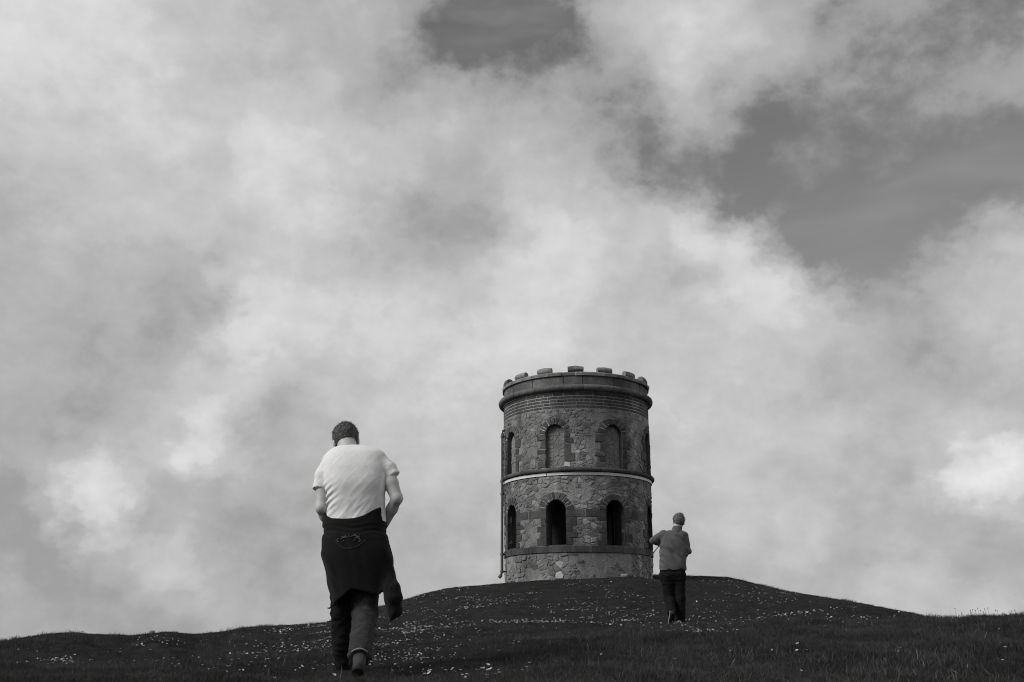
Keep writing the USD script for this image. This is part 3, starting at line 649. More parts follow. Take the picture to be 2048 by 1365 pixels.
def stack(p, rows, n=2.3, grow=0.0):
    """A trunk of superellipse sections: rows of (z, centre x, centre y, half width, half depth)."""
    rows = np.array(sorted(rows)); z = np.clip(p[..., 2], rows[0, 0], rows[-1, 0])
    f = [PchipInterpolator(rows[:, 0], rows[:, i]) for i in range(1, 5)]
    zz = p[0, 0, :, 2]; zc = np.clip(zz, rows[0, 0], rows[-1, 0])
    cx, cy, w, d = [g(zc).astype(np.float32) for g in f]
    w, d = w + grow, d + grow
    q = ((np.abs(p[..., 0] - cx) / w) ** n + (np.abs(p[..., 1] - cy) / d) ** n) ** (1 / n)
    side = (q - 1) * np.minimum(w, d)
    return np.maximum(side, np.maximum(p[..., 2] - rows[-1, 0], rows[0, 0] - p[..., 2]))

def n3(p, s, seed): return (meshkit.fbm(p * np.asarray(s, float), 2, seed) - 0.5).astype(np.float32)

def fingers(p, wrist, d, nrm, side, scale=1.0):
    """A half closed hand: palm, four fingers of different lengths with a bend at each knuckle, and a thumb from the side of the palm."""
    d, nrm = np.asarray(d, float) / np.linalg.norm(d), np.asarray(nrm, float); nrm = nrm - d * (nrm @ d); nrm /= np.linalg.norm(nrm)
    s = np.cross(d, nrm) * side; w = np.asarray(wrist, float); S = scale
    out = None
    for k, (off, L) in enumerate(((-0.030, .075), (-0.010, .085), (0.011, .080), (0.031, .062))):
        base = w + d * 0.085 * S + s * off * S
        palm = cone(p, w + s * off * 0.6 * S, base, 0.017 * S, 0.012 * S)
        m1 = base + (d * 0.85 + nrm * 0.5) * L * 0.45 * S; m2 = m1 + (d * 0.35 + nrm * 0.9) * L * 0.33 * S; m3_ = m2 + (nrm * 0.9 - d * 0.3) * L * 0.25 * S
        fin = np.minimum(np.minimum(cone(p, base, m1, .0095 * S, .0088 * S), cone(p, m1, m2, .0088 * S, .0082 * S)), cone(p, m2, m3_, .0082 * S, .0072 * S))
        out = palm if out is None else smin(out, palm, 0.012)
        out = smin(out, fin, 0.004)
    t0 = w + d * 0.025 * S - s * 0.030 * S; t1 = t0 + (d * 0.6 - s * 0.7 + nrm * 0.4) * 0.042 * S; t2 = t1 + (d * 0.9 - s * 0.1 + nrm * 0.4) * 0.032 * S
    return smin(out, np.minimum(cone(p, t0, t1, .013 * S, .0105 * S), cone(p, t1, t2, .0105 * S, .0085 * S)), 0.006)

def head_field(p, c, rot, S=1.0):
    """Skull, jaw, nose, brow, lips and ears; local axes: x right, y forward, z up, given by the columns of rot."""
    L = lambda x, y, z: np.asarray(c) + np.asarray(rot) @ (np.array([x, y, z]) * S)
    o = blob(p, L(0, -0.012, 0.025), np.array([.076, .094, .092]) * S, rot)
    o = smin(o, blob(p, L(0, 0.035, -0.035), np.array([.060, .058, .072]) * S, rot), 0.03 * S)
    o = smin(o, cone(p, L(0, .060, -.088), L(0, .070, -.080), .024 * S, .020 * S), 0.03 * S)
    o = smin(o, cone(p, L(0, .092, .010), L(0, .108, -.026), .009 * S, .014 * S), 0.012 * S)
    o = smin(o, cone(p, L(-.035, .083, .018), L(.035, .083, .018), .010 * S, .010 * S), 0.012 * S)
    o = smin(o, cone(p, L(-.020, .090, -.056), L(.020, .090, -.056), .007 * S, .007 * S), 0.006 * S)
    for s in (-1, 1):
        o = np.maximum(o, -blob(p, L(s * .031, .098, .000), np.array([.014, .014, .009]) * S, rot) * 0.7)
        o = smin(o, blob(p, L(s * .031, .080, .000), np.array([.012, .012, .012]) * S, rot), 0.003)
        ear = blob(p, L(s * .084, -.004, -.008), np.array([.011, .020, .033]) * S, rot)
        ear = np.maximum(ear, -blob(p, L(s * .094, .004, -.006), np.array([.008, .011, .020]) * S, rot))
        o = smin(o, ear, 0.008 * S)
    return o, L

def box_of(J, px0, py0, px1, py1, d0, d1, h):
    c = np.array([J(a, b, d) for a in (px0, px1) for b in (py0, py1) for d in (d0, d1)])
    return grid(c.min(0), c.max(0), h)

def hairy(hm, c, rot, n, seed, longer=1.0):
    """Short hairs standing out of a cap of hair."""
    r_ = np.random.default_rng(seed); root, fi = trimesh.sample.sample_surface(hm, n, seed=seed); nn = hm.face_normals[fi]; lq = (root - c) @ rot
    grow = np.where(lq[:, 2] > .05, .016, .008) * longer * r_.uniform(.5, 1.3, len(root)); dr = nn * .7 + r_.normal(0, .35, nn.shape) + [0, 0, -.35]; dr /= np.linalg.norm(dr, axis=1, keepdims=True)
    sd = np.cross(dr, r_.normal(0, 1, dr.shape)); sd /= np.linalg.norm(sd, axis=1, keepdims=True)
    tips = np.stack([root - nn * .002 - sd * .0012, root - nn * .002 + sd * .0012, root + dr * grow[:, None]], 1).reshape(-1, 3)
    return np.vstack([hm.vertices, tips]), np.vstack([hm.faces, np.arange(len(tips)).reshape(-1, 3) + len(hm.vertices)])

def person_kit(Y0):
    J = lambda px, py, dy=0.0: W(px, py, Y0 + dy)
    def row(py, xl, xr, d, dy=0.0, inset=0.0):
        a, b = J(xl, py, dy), J(xr, py, dy)
        return (a[2], (a[0] + b[0]) / 2, Y0 + dy, (b[0] - a[0]) / 2 - inset, d - inset)
    return J, row

# ------------------------------------------------------------------ the man in the foreground
skin = look('skin', 0.34, 0.43, scale=14.0, rough=0.55, bump=0.002, bump_scale=160.0, spec=0.35)
hair_m = look('short_hair', 0.03, 0.10, scale=60.0, rough=0.7, bump=0.006, bump_scale=120.0, spec=0.3, stretch=(1, 1, 0.35))
cotton = look('white_cotton', 0.57, 0.65, scale=30.0, rough=0.95, bump=0.0015, bump_scale=400.0, spec=0.1, sheen=0.1)
fleece = look('black_sweat_fabric', 0.007, 0.012, scale=60.0, rough=1.0, bump=0.003, bump_scale=140.0, spec=0.06, sheen=0.06)
denim = look('dark_denim', 0.020, 0.038, scale=18.0, rough=0.95, bump=0.003, bump_scale=220.0, spec=0.08, spots=(5.0, 0.05, 0.55, 0.8))
denim_dark = look('black_denim', 0.007, 0.013, scale=25.0, rough=0.95, bump=0.003, bump_scale=200.0, spec=0.08)
rubber = look('boot_rubber', 0.006, 0.014, scale=30.0, rough=0.8, bump=0.002, bump_scale=100.0, spec=0.2)
suede = look('boot_suede', 0.03, 0.055, scale=25.0, rough=0.95, bump=0.002, bump_scale=200.0, spec=0.1)
print_m = look('faded_print', 0.04, 0.066, scale=70.0, rough=0.9)
hem_m = look('pale_denim_inside', 0.13, 0.2, scale=60.0, rough=0.95)

MY = 7.6
J, row = person_kit(MY)
foot = J(690, 1346, 0.25)
man = thing('person', (foot[0], MY, ground(foot[0], MY + 0.2)), 'person in a white t-shirt, head bowed, dark hooded top tied round the waist', 'person')

shirt_rows = [row(893, 678, 734, .075, .10), row(898, 666, 755, .10, .085), row(907, 655, 769, .118, .06), row(920, 650, 770, .125, .035), row(940, 648, 773, .135, .015), row(970, 650, 772, .140, 0), row(1000, 654, 770, .135, 0.01), row(1030, 651, 771, .135, 0.02), row(1052, 650, 772, .140, 0.02)]
hip_rows = [row(1035, 656, 766, .125, .02), row(1060, 654, 770, .135, .02), row(1100, 652, 772, .145, .01), row(1135, 654, 770, .14, .01), row(1170, 660, 764, .12, .01)]
hc, hrot = J(692, 884, .155), rotz(math.radians(14)) @ roty(math.radians(-6)) @ rotx(math.radians(-36))
SHO = {-1: J(652, 926, .06), 1: J(764, 924, .05)}
ELB = {-1: J(643, 1016, -.02), 1: J(794, 997, -.03)}
WRI = {-1: J(662, 1058, .16), 1: J(766, 1056, .17)}
P, lo, h = box_of(J, 610, 1060, 822, 838, -.32, .42, 0.0075)
HF, L = head_field(P, hc, hrot, 1.13)
neck = chain(P, [J(698, 908, .05), J(695, 892, .10), hc], [.066, .064, .055])
bodyf = smin(HF, neck, 0.025)
bodyf = smin(bodyf, stack(P, shirt_rows, grow=-0.036), 0.03)
for s in (-1, 1):
    d = chain(P, [SHO[s], (SHO[s] * .4 + ELB[s] * .6), ELB[s]], [.052, .0505 if s < 0 else .056, .044])
    d = smin(d, chain(P, [ELB[s], ELB[s] * .65 + WRI[s] * .35, WRI[s]], [.042, .043, .029]), 0.02)
    hd = (WRI[s] - ELB[s]); d = smin(d, fingers(P, WRI[s], hd * [0.4, 1, 1] + [-s * 0.12, 0, 0], [-s, 0.35, 0.1], s), 0.012)
    bodyf = smin(bodyf, d, 0.02)
part(man, 'body', surface(bodyf, lo, h), skin, True)
# the legs stand inside the trousers; their skin does not show

# hair: a cap over the skull, cut at the hairline of the nape and the brow
P, lo, h = grid(hc - .18, hc + .18, 0.0055)
q = (P - hc) @ hrot
thick = .004 + .014 * np.clip((q[..., 2] + .06) / .11, 0, 1)
cap = blob(P, L(0, -.012, .025), np.array([.076, .094, .092]) * 1.13, hrot) - thick + n3(P, 34, 5) * 0.012 + n3(P * [1, 1, .5], 95, 6) * 0.010
cap = np.minimum(cap, blob(P, L(0, .035, .075), np.array([.062, .070, .050]) * 1.13, hrot) + n3(P, 60, 7) * .02)
low = -0.066 + 0.55 * (q[..., 1] + .10) - .028 * np.clip((np.abs(q[..., 0]) - .045) / .03, 0, 1) * (q[..., 1] > -.06) + n3(P, 60, 8) * .012
cap = np.maximum(cap, (low - q[..., 2]) * .8)
part(man, 'hair', hairy(surface(cap, lo, h), hc, hrot, 5000, 3), hair_m, True)

# t-shirt
P, lo, h = box_of(J, 612, 1062, 820, 884, -.30, .36, 0.0065)
t = stack(P, shirt_rows)
fold_a = 0.72; fx = P[..., 0] * math.cos(fold_a) - P[..., 2] * math.sin(fold_a); fz = P[..., 0] * math.sin(fold_a) + P[..., 2] * math.cos(fold_a)
wz = np.clip((J(700, 1045)[2] + 0.36 - P[..., 2]) / 0.36, 0, 1)
t = t + (np.abs(n3(np.stack([fx * 1.0, P[..., 1] * 0.4, fz * 0.17], -1), 20, 11)) - 0.14) * (0.006 + 0.015 * wz)
left = np.exp(-((P[..., 0] - J(656, 1005)[0]) / .07) ** 2 - ((P[..., 2] - J(656, 1000)[2]) / .10) ** 2)
t = t + left * np.sin((P[..., 2] * 0.9 - P[..., 0] * 0.6) * 130) * 0.006
for s, hem, r0, r1 in ((-1, J(639.5, 979, .0), .058, .0525), (1, J(786, 954, .02), .062, .060)):
    ax = (hem - SHO[s]) / np.linalg.norm(hem - SHO[s])
    sl = chain(P, [SHO[s] + [-s * .03, 0, .004], SHO[s] * .5 + hem * .5, hem + ax * .05], [r0 + .004, (r0 + r1) / 2 + .003, r1])
    sl = sl + n3(np.stack([P[..., 0], P[..., 1] * .5, P[..., 2]], -1), 26, 17 + s) * 0.010 - 0.002
    cut = (P - hem) @ ax.astype(np.float32) - 0.006 * np.sin(P[..., 1] * 30)
    t = smin(t, np.maximum(sl, cut), 0.022)
neckhole = cone(P, J(696, 897, .10), J(693, 870, .17), .070, .074)
t = np.maximum(t, -neckhole)
hemz = J(700, 1049)[2]
t = np.maximum(t, hemz - P[..., 2])
part(man, 't_shirt', surface(t, lo, h), cotton, True)

# trousers: hips and two legs, the right one trailing
KN = {-1: J(685, 1226, .12), 1: J(730, 1228, .02)}
AN = {-1: J(686, 1328, .22), 1: J(719, 1316, -.66)}
HIP = {-1: J(683, 1120, .02), 1: J(737, 1120, .01)}
P, lo, h = box_of(J, 636, 1385, 796, 1030, -.90, .42, 0.0085)
tr = stack(P, hip_rows)
legL = chain(P, [HIP[-1], KN[-1], KN[-1] * .4 + AN[-1] * .6, AN[-1]], [.094, .086, .078, .064], .03)
legR = chain(P, [HIP[1], KN[1], KN[1] * .45 + AN[1] * .55, AN[1]], [.096, .092, .080, .076], .03)
wr = n3(P * [1, 1, 1.7], 20, 31) * 0.024
cutL = (J(686, 1340, .22)[2] - P[..., 2])
axR = (AN[1] - KN[1]) / np.linalg.norm(AN[1] - KN[1]); cutR = (P - AN[1]) @ axR.astype(np.float32) - 0.012
bag = np.exp(-(np.linalg.norm(P - AN[1], axis=-1) / .16) ** 2); legR = legR + bag * np.sin(P[..., 2] * 120 + P[..., 0] * 50) * 0.009
legs = np.minimum(np.maximum(legL, cutL), np.maximum(legR, cutR))
part(man, 'jeans', surface(smin(np.maximum(legL + wr, cutL), tr, 0.05), lo, h), denim_dark, True, label='left leg and seat of the jeans, nearly black')
tr2 = np.maximum(legR + wr, cutR); tr2 = np.maximum(tr2, P[..., 2] - J(730, 1120)[2])
right_leg = part(man, 'trouser_leg', surface(tr2, lo, h), denim, True, label='trailing right trouser leg, lighter than the left')
u_ = np.cross(axR, [1, 0, 0]); u_ /= np.linalg.norm(u_); v_ = np.cross(axR, u_)
ringp = lambda r, off: [AN[1] + axR * off + r * (math.cos(a) * u_ + math.sin(a) * v_) for a in np.linspace(0, 2 * math.pi, 57)]
part(right_leg, 'turned_hem', tube([q_ for q_ in sorted(ringp(.070, .016), key=lambda q_: q_[0]) if q_[2] > AN[1][2] + .034], .006, 8), hem_m, True)
# boots
def boot(P, heel, toe, up, shaft_top, sc=1.0):
    d = toe - heel; d = d / np.linalg.norm(d); u = up - d * (up @ d); u /= np.linalg.norm(u)
    f = smin(cone(P, heel + u * .040, heel + d * .13 + u * .034, .036, .040), cone(P, heel + d * .13 + u * .034, toe - d * .045 + u * .022, .042, .036), 0.03)
    f = np.maximum(f, -((P - heel) @ u.astype(np.float32)) - 0.006)
    sh = chain(P, [heel + u * .05 + d * .015, shaft_top], [.040, .046], .02)
    sole = np.maximum(smin(cone(P, heel + d * .005, heel + d * .13, .040, .042), cone(P, heel + d * .13, toe - d * .045, .044, .040), 0.03), np.abs((P - heel) @ u.astype(np.float32) + 0.004) - 0.012)
    return smin(f, sh, 0.02), sole
gz_ = lambda q: ground(q[0], q[1])
for s in (-1, 1):
    if s < 0:
        hl = J(685, 1344, .20); hl[2] = gz_(hl) + .012; to = hl + np.array([-.03, .285, 0]); to[2] = gz_(to) + .014; up = np.array([0, 0, 1.0]); top = AN[-1] + [0, 0, .02]
    else:
        to = J(716, 1380, -.68); to[2] = gz_(to) + .015; hl = J(716, 1341, -.80); up = np.array([0, .85, .55]); top = AN[1] + axR * -0.01
        d = (to - hl); to = hl + d / np.linalg.norm(d) * .29 if np.linalg.norm(d) > .29 else to
    P, lo, h = grid(np.minimum(np.minimum(hl, to), top) - .09, np.maximum(np.maximum(hl, to), top) + .09, 0.006)
    upper, sole = boot(P, hl, to, up, top)
    b = part(man, 'boot', surface(upper, lo, h), suede, True); part(b, 'sole', surface(sole, lo, h), rubber, True)

# hooded top tied round the waist, hanging down behind
hood_rows = [row(1016, 652, 771, .150, .01), row(1034, 648, 773, .158, .01), row(1050, 645, 774, .162, .005), row(1063, 649, 771.5, .160, 0), row(1078, 642, 779, .168, -.01), row(1092, 640, 784, .172, -.015), row(1120, 642, 791, .170, -.02), row(1145, 646, 795, .160, -.02), row(1170, 650, 797, .15, -.02), row(1195, 656, 799, .14, -.02), row(1225, 662, 801, .13, -.02)]
P, lo, h = box_of(J, 626, 1262, 822, 1004, -.34, .30, 0.007)
hd = stack(P, hood_rows, n=2.1)
xs_ = lambda px: J(px, 1100)[0]; zs_ = lambda py: J(700, py)[2]
top_z = np.interp(P[..., 0], [xs_(v) for v in (640, 644, 649, 655, 665, 690, 712, 730, 745, 761, 764, 775)], [zs_(v) for v in (1030, 1025, 1027, 1035, 1040, 1042, 1041, 1035, 1025, 1016, 1043, 1046)])
bot_z = np.interp(P[..., 0], [xs_(v) for v in (640, 664, 680, 712, 735, 756, 759, 767, 772, 800)], [zs_(v) for v in (1212, 1222, 1205, 1180, 1184, 1190, 1190, 1190, 1178, 1178)])
front = np.clip((P[..., 1] - MY) / .1, 0, 1); top_z = top_z * (1 - front) + zs_(1046) * front; bot_z = bot_z * (1 - front) + zs_(1080) * front
fold = n3(np.stack([P[..., 0] * 1.0 + (P[..., 2]) * 0.55, P[..., 1] * 0.4, P[..., 2] * 0.30], -1), 12, 41)
amp = np.clip((zs_(1050) - P[..., 2]) / .15, 0.0, 1) * 0.030 + 0.010
crease = np.sin(P[..., 2] * 170 + 2.2 * np.sin(P[..., 0] * 20)) * 0.0030 * np.exp(-((P[..., 2] - zs_(1062)) / .045) ** 2)
hd = hd + fold * amp + crease + 0.012 * np.clip((zs_(1066) - P[..., 2]) / .08, 0, 1)
shell = np.maximum(hd, -(hd + 0.024)); shell = np.maximum(np.maximum(shell, P[..., 2] - top_z), bot_z - P[..., 2])
pts = [J(776, 1150, -.06), J(783, 1178, -.10), J(787, 1197, -.11), J(789, 1222, -.10), J(782.5, 1241, -.10)]
sleeve = chain(P, pts, [.045, .054, .057, .045, .012], .04) + n3(P * [1, 1, .5], 26, 43) * 0.02
shell = smin(shell, sleeve, 0.05)
jacket = part(man, 'hooded_top', surface(shell, lo, h), fleece, True)
part(jacket, 'drawcord', tube([J(672, 1210, .0), J(664, 1213, -.04), J(659, 1217, -.06), J(655, 1216.5, -.06)], [.006, .006, .0055, .004], 8), fleece, True)

# the faded print on its back, upside down because the top hangs by its sleeves
from scipy.spatial import cKDTree
sv = surface(shell, lo, h); back = sv.vertices[(sv.vertex_normals[:, 1] < -0.2) & (sv.vertices[:, 1] < MY - .05)]
bx, by = pixel(back); near = cKDTree(np.stack([bx, by], 1))
def onto(px, py, lift=0.005):
    d, i = near.query(np.stack([px, py], -1), k=6)
    Y = (back[i, 1] / (d + .3)).sum(-1) / (1 / (d + .3)).sum(-1)
    return W(px, py, Y - lift)
def ribbon(pts, wid):
    pts = np.asarray(pts, float) / 11.38 + [640, 1040]
    s = np.linspace(0, len(pts) - 1, 6 * len(pts)); c = PchipInterpolator(np.arange(len(pts)), pts)(s)
    t = np.gradient(c, axis=0); nrm = np.stack([-t[:, 1], t[:, 0]], 1) / np.maximum(np.linalg.norm(t, axis=1, keepdims=True), 1e-6)
    wv = np.interp(s, np.linspace(0, len(pts) - 1, len(wid)), wid)[:, None] / 11.38 / 2
    a, b = c + nrm * wv, c - nrm * wv
    ring_ = np.concatenate([a, b]); top_, bot = onto(ring_[:, 0], ring_[:, 1]), onto(ring_[:, 0], ring_[:, 1], -0.004)
    k = len(c); i = np.arange(k - 1)
    f = np.vstack([np.stack([i, i + 1, k + i + 1], 1), np.stack([i, k + i + 1, k + i], 1)])
    e = np.concatenate([np.arange(k), np.arange(2 * k - 1, k - 1, -1)]); e2 = np.roll(e, -1)
    n = 2 * k
    return np.vstack([top_, bot]), np.vstack([f, f[:, ::-1] + n, np.stack([e, e2, e2 + n], 1), np.stack([e, e2 + n, e + n], 1)])
strokes = [([(440, 425), (402, 440), (388, 470), (402, 498), (432, 492)], [10, 18, 20, 18, 12]), ([(468, 452), (505, 415), (545, 398), (600, 392), (625, 378)], [14, 24, 30, 24, 10]), ([(478, 372), (515, 388), (560, 378), (582, 330)], [10, 22, 24, 10]), ([(510, 482), (530, 478), (548, 470)], [12, 20, 10]), ([(655, 338), (656, 372), (655, 402)], [20, 16, 22]),
           ([(682, 385), (740, 362), (790, 340), (815, 318)], [12, 22, 36, 12]), ([(790, 345), (835, 372), (885, 392)], [30, 34, 30]), ([(885, 390), (908, 365), (905, 338)], [14, 12, 10]), ([(888, 392), (860, 412), (810, 402), (790, 440)], [24, 22, 18, 12]), ([(875, 408), (902, 445), (916, 480), (870, 498)], [22, 20, 18, 12]), ([(815, 448), (775, 470), (735, 486)], [16, 18, 10])]
part(jacket, 'printed_emblem', join([ribbon(*s) for s in strokes]), print_m)
arc = PchipInterpolator(np.linspace(0, 1, 8), np.array([(320, 455), (400, 545), (515, 628), (600, 652), (700, 645), (850, 600), (950, 530), (1052, 430)], float))
marks = [ribbon(arc(np.linspace(0, .3, 6)), [5, 5])]
r_ = np.random.default_rng(4)
for u in np.arange(.31, 1.0, .024):                            # the lettering is too worn to read
    c, t = arc(u), arc(u + .004) - arc(u); nrm = np.array([-t[1], t[0]]) / np.linalg.norm(t)
    marks.append(ribbon([c - nrm * 11, c + nrm * r_.uniform(2, 11)], [8, 8]))
    if r_.random() < .6: marks.append(ribbon([c - nrm * r_.uniform(-8, 9), c - nrm * r_.uniform(-8, 9) + t / np.linalg.norm(t) * 11], [6, 6]))
part(jacket, 'worn_lettering', join(marks), print_m, kind='stuff')
# ------------------------------------------------------------------ the walker beside the tower
FY = 17.6
J, row = person_kit(FY)
jacket_m = look('grey_fleece', 0.065, 0.095, scale=30.0, rough=1.0, bump=0.004, bump_scale=70.0, spec=0.05, sheen=0.1)
cap_m = look('grey_hair', 0.045, 0.15, scale=60.0, rough=0.7, bump=0.004, bump_scale=150.0)
slacks = look('black_trousers', 0.006, 0.011, scale=25.0, rough=0.95, bump=0.003, bump_scale=120.0, spec=0.08)
shoe_m = look('dark_shoe', 0.008, 0.016, scale=30.0, rough=0.8)
trim_m = look('white_shoe_trim', 0.35, 0.5, scale=30.0, rough=0.6)
pole_m = look('pole_metal', 0.02, 0.035, scale=30.0, rough=0.4, spec=0.5)
fp = J(1360, 1253)
walker = thing('person', (J(1345, 1253)[0], FY, ground(fp[0], FY)), 'person in a grey jacket and black trousers walking right of the tower', 'person')
coat_rows = [row(1061, 1338, 1362, .075, .05), row(1064, 1330, 1367, .095, .04), row(1070, 1323, 1371, .12, .03), row(1082, 1320, 1373, .13, .01), row(1100, 1320, 1373, .135, 0), row(1122, 1320.5, 1372, .135, 0), row(1142, 1320, 1371.5, .14, 0)]
fhc, fr = J(1357.5, 1045.5, .10), rotz(math.radians(-16)) @ roty(math.radians(6)) @ rotx(math.radians(-12))
FS = {-1: J(1327, 1069, .03), 1: J(1367, 1071, .03)}; FE = {-1: J(1307.5, 1082, .02), 1: J(1374.5, 1103, .0)}; FW = {-1: J(1321, 1089, .24), 1: J(1362, 1116, .26)}
P, lo, h = box_of(J, 1294, 1128, 1392, 1026, -.26, .44, 0.0085)
f, L = head_field(P, fhc, fr, 1.12)
f = smin(f, chain(P, [J(1353, 1068, .02), J(1355, 1057, .06), fhc], [.06, .056, .05]), .025)
f = smin(f, np.maximum(stack(P, coat_rows, grow=-0.035), J(1340, 1126)[2] - P[..., 2]), .03)
for s in (-1, 1):
    f = smin(f, chain(P, [FS[s], FE[s], FW[s]], [.048, .038, .027]), .02)
    f = smin(f, fingers(P, FW[s], np.array([.5, .9, .05]) if s < 0 else np.array([-.6, .7, -.1]), [0, -.3, -1], s), .012)
part(walker, 'body', surface(f, lo, h), skin, True)
P, lo, h = grid(fhc - .18, fhc + .18, 0.006)
q = (P - fhc) @ fr
cap = blob(P, L(0, -.012, .025), np.array([.076, .094, .092]) * 1.12, fr) - (.004 + .012 * np.clip((q[..., 2] + .06) / .10, 0, 1)) + n3(P, 34, 65) * .016
cap = smin(cap, blob(P, L(.016, .012, .122), np.array([.048, .055, .036]), fr), .025)
low = -0.085 + 0.62 * (q[..., 1] + .10) + .035 * np.clip(-q[..., 0] * 14, 0, 1) - .02 * np.clip(q[..., 0] * 14, 0, 1)
cap = np.maximum(cap, low - q[..., 2])
part(walker, 'hair', hairy(surface(cap, lo, h), fhc, fr, 3000, 4, 2.0), cap_m, True)
# jacket with a stand collar
P, lo, h = box_of(J, 1292, 1146, 1392, 1044, -.26, .40, 0.008)
t = stack(P, coat_rows)
for s in (-1, 1):
    t = smin(t, chain(P, [FS[s] + [s * .0, 0, -.005], FE[s], FE[s] * .35 + FW[s] * .65], [.074, .064, .052]), .03)
fx = P[..., 0] * .75 + P[..., 2] * .66; fz = -P[..., 0] * .66 + P[..., 2] * .75
t = t + (np.abs(n3(np.stack([fx, P[..., 1] * .4, fz * .25], -1), 13, 61)) - .13) * .075
col = cone(P, J(1352, 1066, .02), J(1355.5, 1054, .05), .092, .080)
col = np.maximum(np.maximum(col, -(col + .016)), np.maximum((P - J(1355.5, 1054.5, .05)) @ np.array([.12, .25, .96], np.float32), J(1350, 1070)[2] - P[..., 2]))
t = np.minimum(t, col)
t = np.maximum(t, J(1345, 1141.5)[2] - P[..., 2])
part(walker, 'jacket', surface(t, lo, h), jacket_m, True)
# trousers
K = {-1: J(1339, 1197, .07), 1: J(1360, 1198, .03)}; A_ = {-1: J(1343.5, 1228, -.26), 1: J(1361, 1243, .02)}; Hp = {-1: J(1333.5, 1152, 0), 1: J(1358, 1152, 0)}
P, lo, h = box_of(J, 1308, 1256, 1384, 1132, -.42, .32, 0.0085)
t = stack(P, [row(1136, 1322, 1370, .125, 0), row(1150, 1320.5, 1370.5, .13, 0), row(1160, 1322, 1369.5, .11, 0), row(1166, 1332, 1360, .06, 0)])
lg = {s: chain(P, [Hp[s], K[s], A_[s]], [.112, .092, .072 if s < 0 else .084], .03) for s in (-1, 1)}
ax = (A_[-1] - K[-1]) / np.linalg.norm(A_[-1] - K[-1])
lg[-1] = np.maximum(lg[-1], (P - A_[-1]) @ ax.astype(np.float32)); lg[1] = np.maximum(lg[1], J(1361, 1247)[2] - P[..., 2])
t = smin(t, np.minimum(lg[-1], lg[1]), .05) + n3(P * [1, 1, 1.5], 17, 71) * .022
part(walker, 'trousers', surface(t, lo, h), slacks, True)
for s in (-1, 1):
    if s > 0:
        hl = J(1358.5, 1251.5, -.05); hl[2] = ground(hl[0], hl[1]) + .015; to = hl + np.array([.04, .28, 0]); to[2] = ground(to[0], to[1]) + .015; up = np.array([0, 0, 1.0]); top = A_[1] + [0, .02, .0]
    else:
        hl = J(1346, 1229, -.36); to = J(1341, 1256, -.18); to[2] = max(to[2], ground(to[0], to[1]) + .01); up = np.array([-.15, .8, .5]); top = A_[-1]
        d = to - hl; to = hl + d / np.linalg.norm(d) * .27
    P, lo, h = grid(np.minimum(np.minimum(hl, to), top) - .09, np.maximum(np.maximum(hl, to), top) + .09, .007)
    upper, sole = boot(P, hl, to, up, top)
    b = part(walker, 'shoe', surface(upper, lo, h), shoe_m, True); part(b, 'sole', surface(sole, lo, h), shoe_m, True)
    d = (to - hl) / np.linalg.norm(to - hl); u = up - d * (up @ d); u /= np.linalg.norm(u); sd = np.cross(d, u)
    if s > 0: arc_ = [hl + u * .045 + d * -.028 + .038 * (math.cos(a) * sd + math.sin(a) * u) for a in np.linspace(-.4, math.pi + .4, 14)]
    else: arc_ = [hl + d * t_ * .24 - sd * (.040 + .004 * math.sin(t_ * 3)) * (1 if (-sd)[0] < 0 else -1) + u * (.014 + .03 * (1 - t_) ** 3) for t_ in np.linspace(-.1, .95, 12)]
    part(b, 'pale_trim', tube(arc_, .0065, 6), trim_m, True)
# the pole held out in front
g0, g1 = J(1322, 1086.5, .30), W(1249, 1183, FY + 1.0)
dv = (g1 - g0) / np.linalg.norm(g1 - g0)
pole = thing('walking_pole', g0, 'thin dark walking pole held out low by the walker in the grey jacket', 'walking pole')
part(pole, 'shaft', tube([g0, g0 + dv * .5, g1 - dv * .06], [.0085, .0075, .006], 8), pole_m, True)
part(pole, 'grip', tube([g0 - dv * .10, g0 - dv * .08, g0 + dv * .04, g0 + dv * .05], [.008, .016, .014, .009], 10), rubber, True)
part(pole, 'tip', tube([g1 - dv * .07, g1 - dv * .06, g1 - dv * .02, g1], [.004, .009, .007, .002], 8), pole_m, True)
# ------------------------------------------------------------------ grass
r_ = np.random.default_rng(21)
grass_m = [look(f'grass_{w}', lo_, hi_, scale=1.3, rough=0.8, vary=0.45, spec=0.12, transl=0.25) for w, lo_, hi_ in (('short', 0.019, 0.047), ('long', 0.026, 0.062), ('dry', 0.055, 0.10))]

def blades(n, spread, hmin, hmax, wide, lean, seed):
    g = np.random.default_rng(seed); vs, fs = [], []
    for k in range(n):
        a, rr = g.uniform(0, 2 * math.pi), spread * math.sqrt(g.random()); x, y = rr * math.cos(a), rr * math.sin(a)
        H_, b = g.uniform(hmin, hmax), g.uniform(0, 2 * math.pi); ln = g.uniform(0.1, 1.0) * lean; w = wide * g.uniform(.7, 1.3)
        d = np.array([math.cos(b), math.sin(b), 0]); c = g.uniform(0, 2 * math.pi); sd = np.array([math.cos(c), math.sin(c), 0]) * w / 2
        p0 = np.array([x, y, -0.015]); p1 = p0 + d * ln * H_ * .3 + [0, 0, H_ * .55]; p2 = p0 + d * ln * H_ + [0, 0, H_ * (1.0 - .35 * ln)]
        o = 5 * k; vs += [p0 - sd, p0 + sd, p1 - sd * .8, p1 + sd * .8, p2]; fs += [(o, o + 1, o + 3), (o, o + 3, o + 2), (o + 2, o + 3, o + 4)]
    return np.array(vs), np.array(fs)

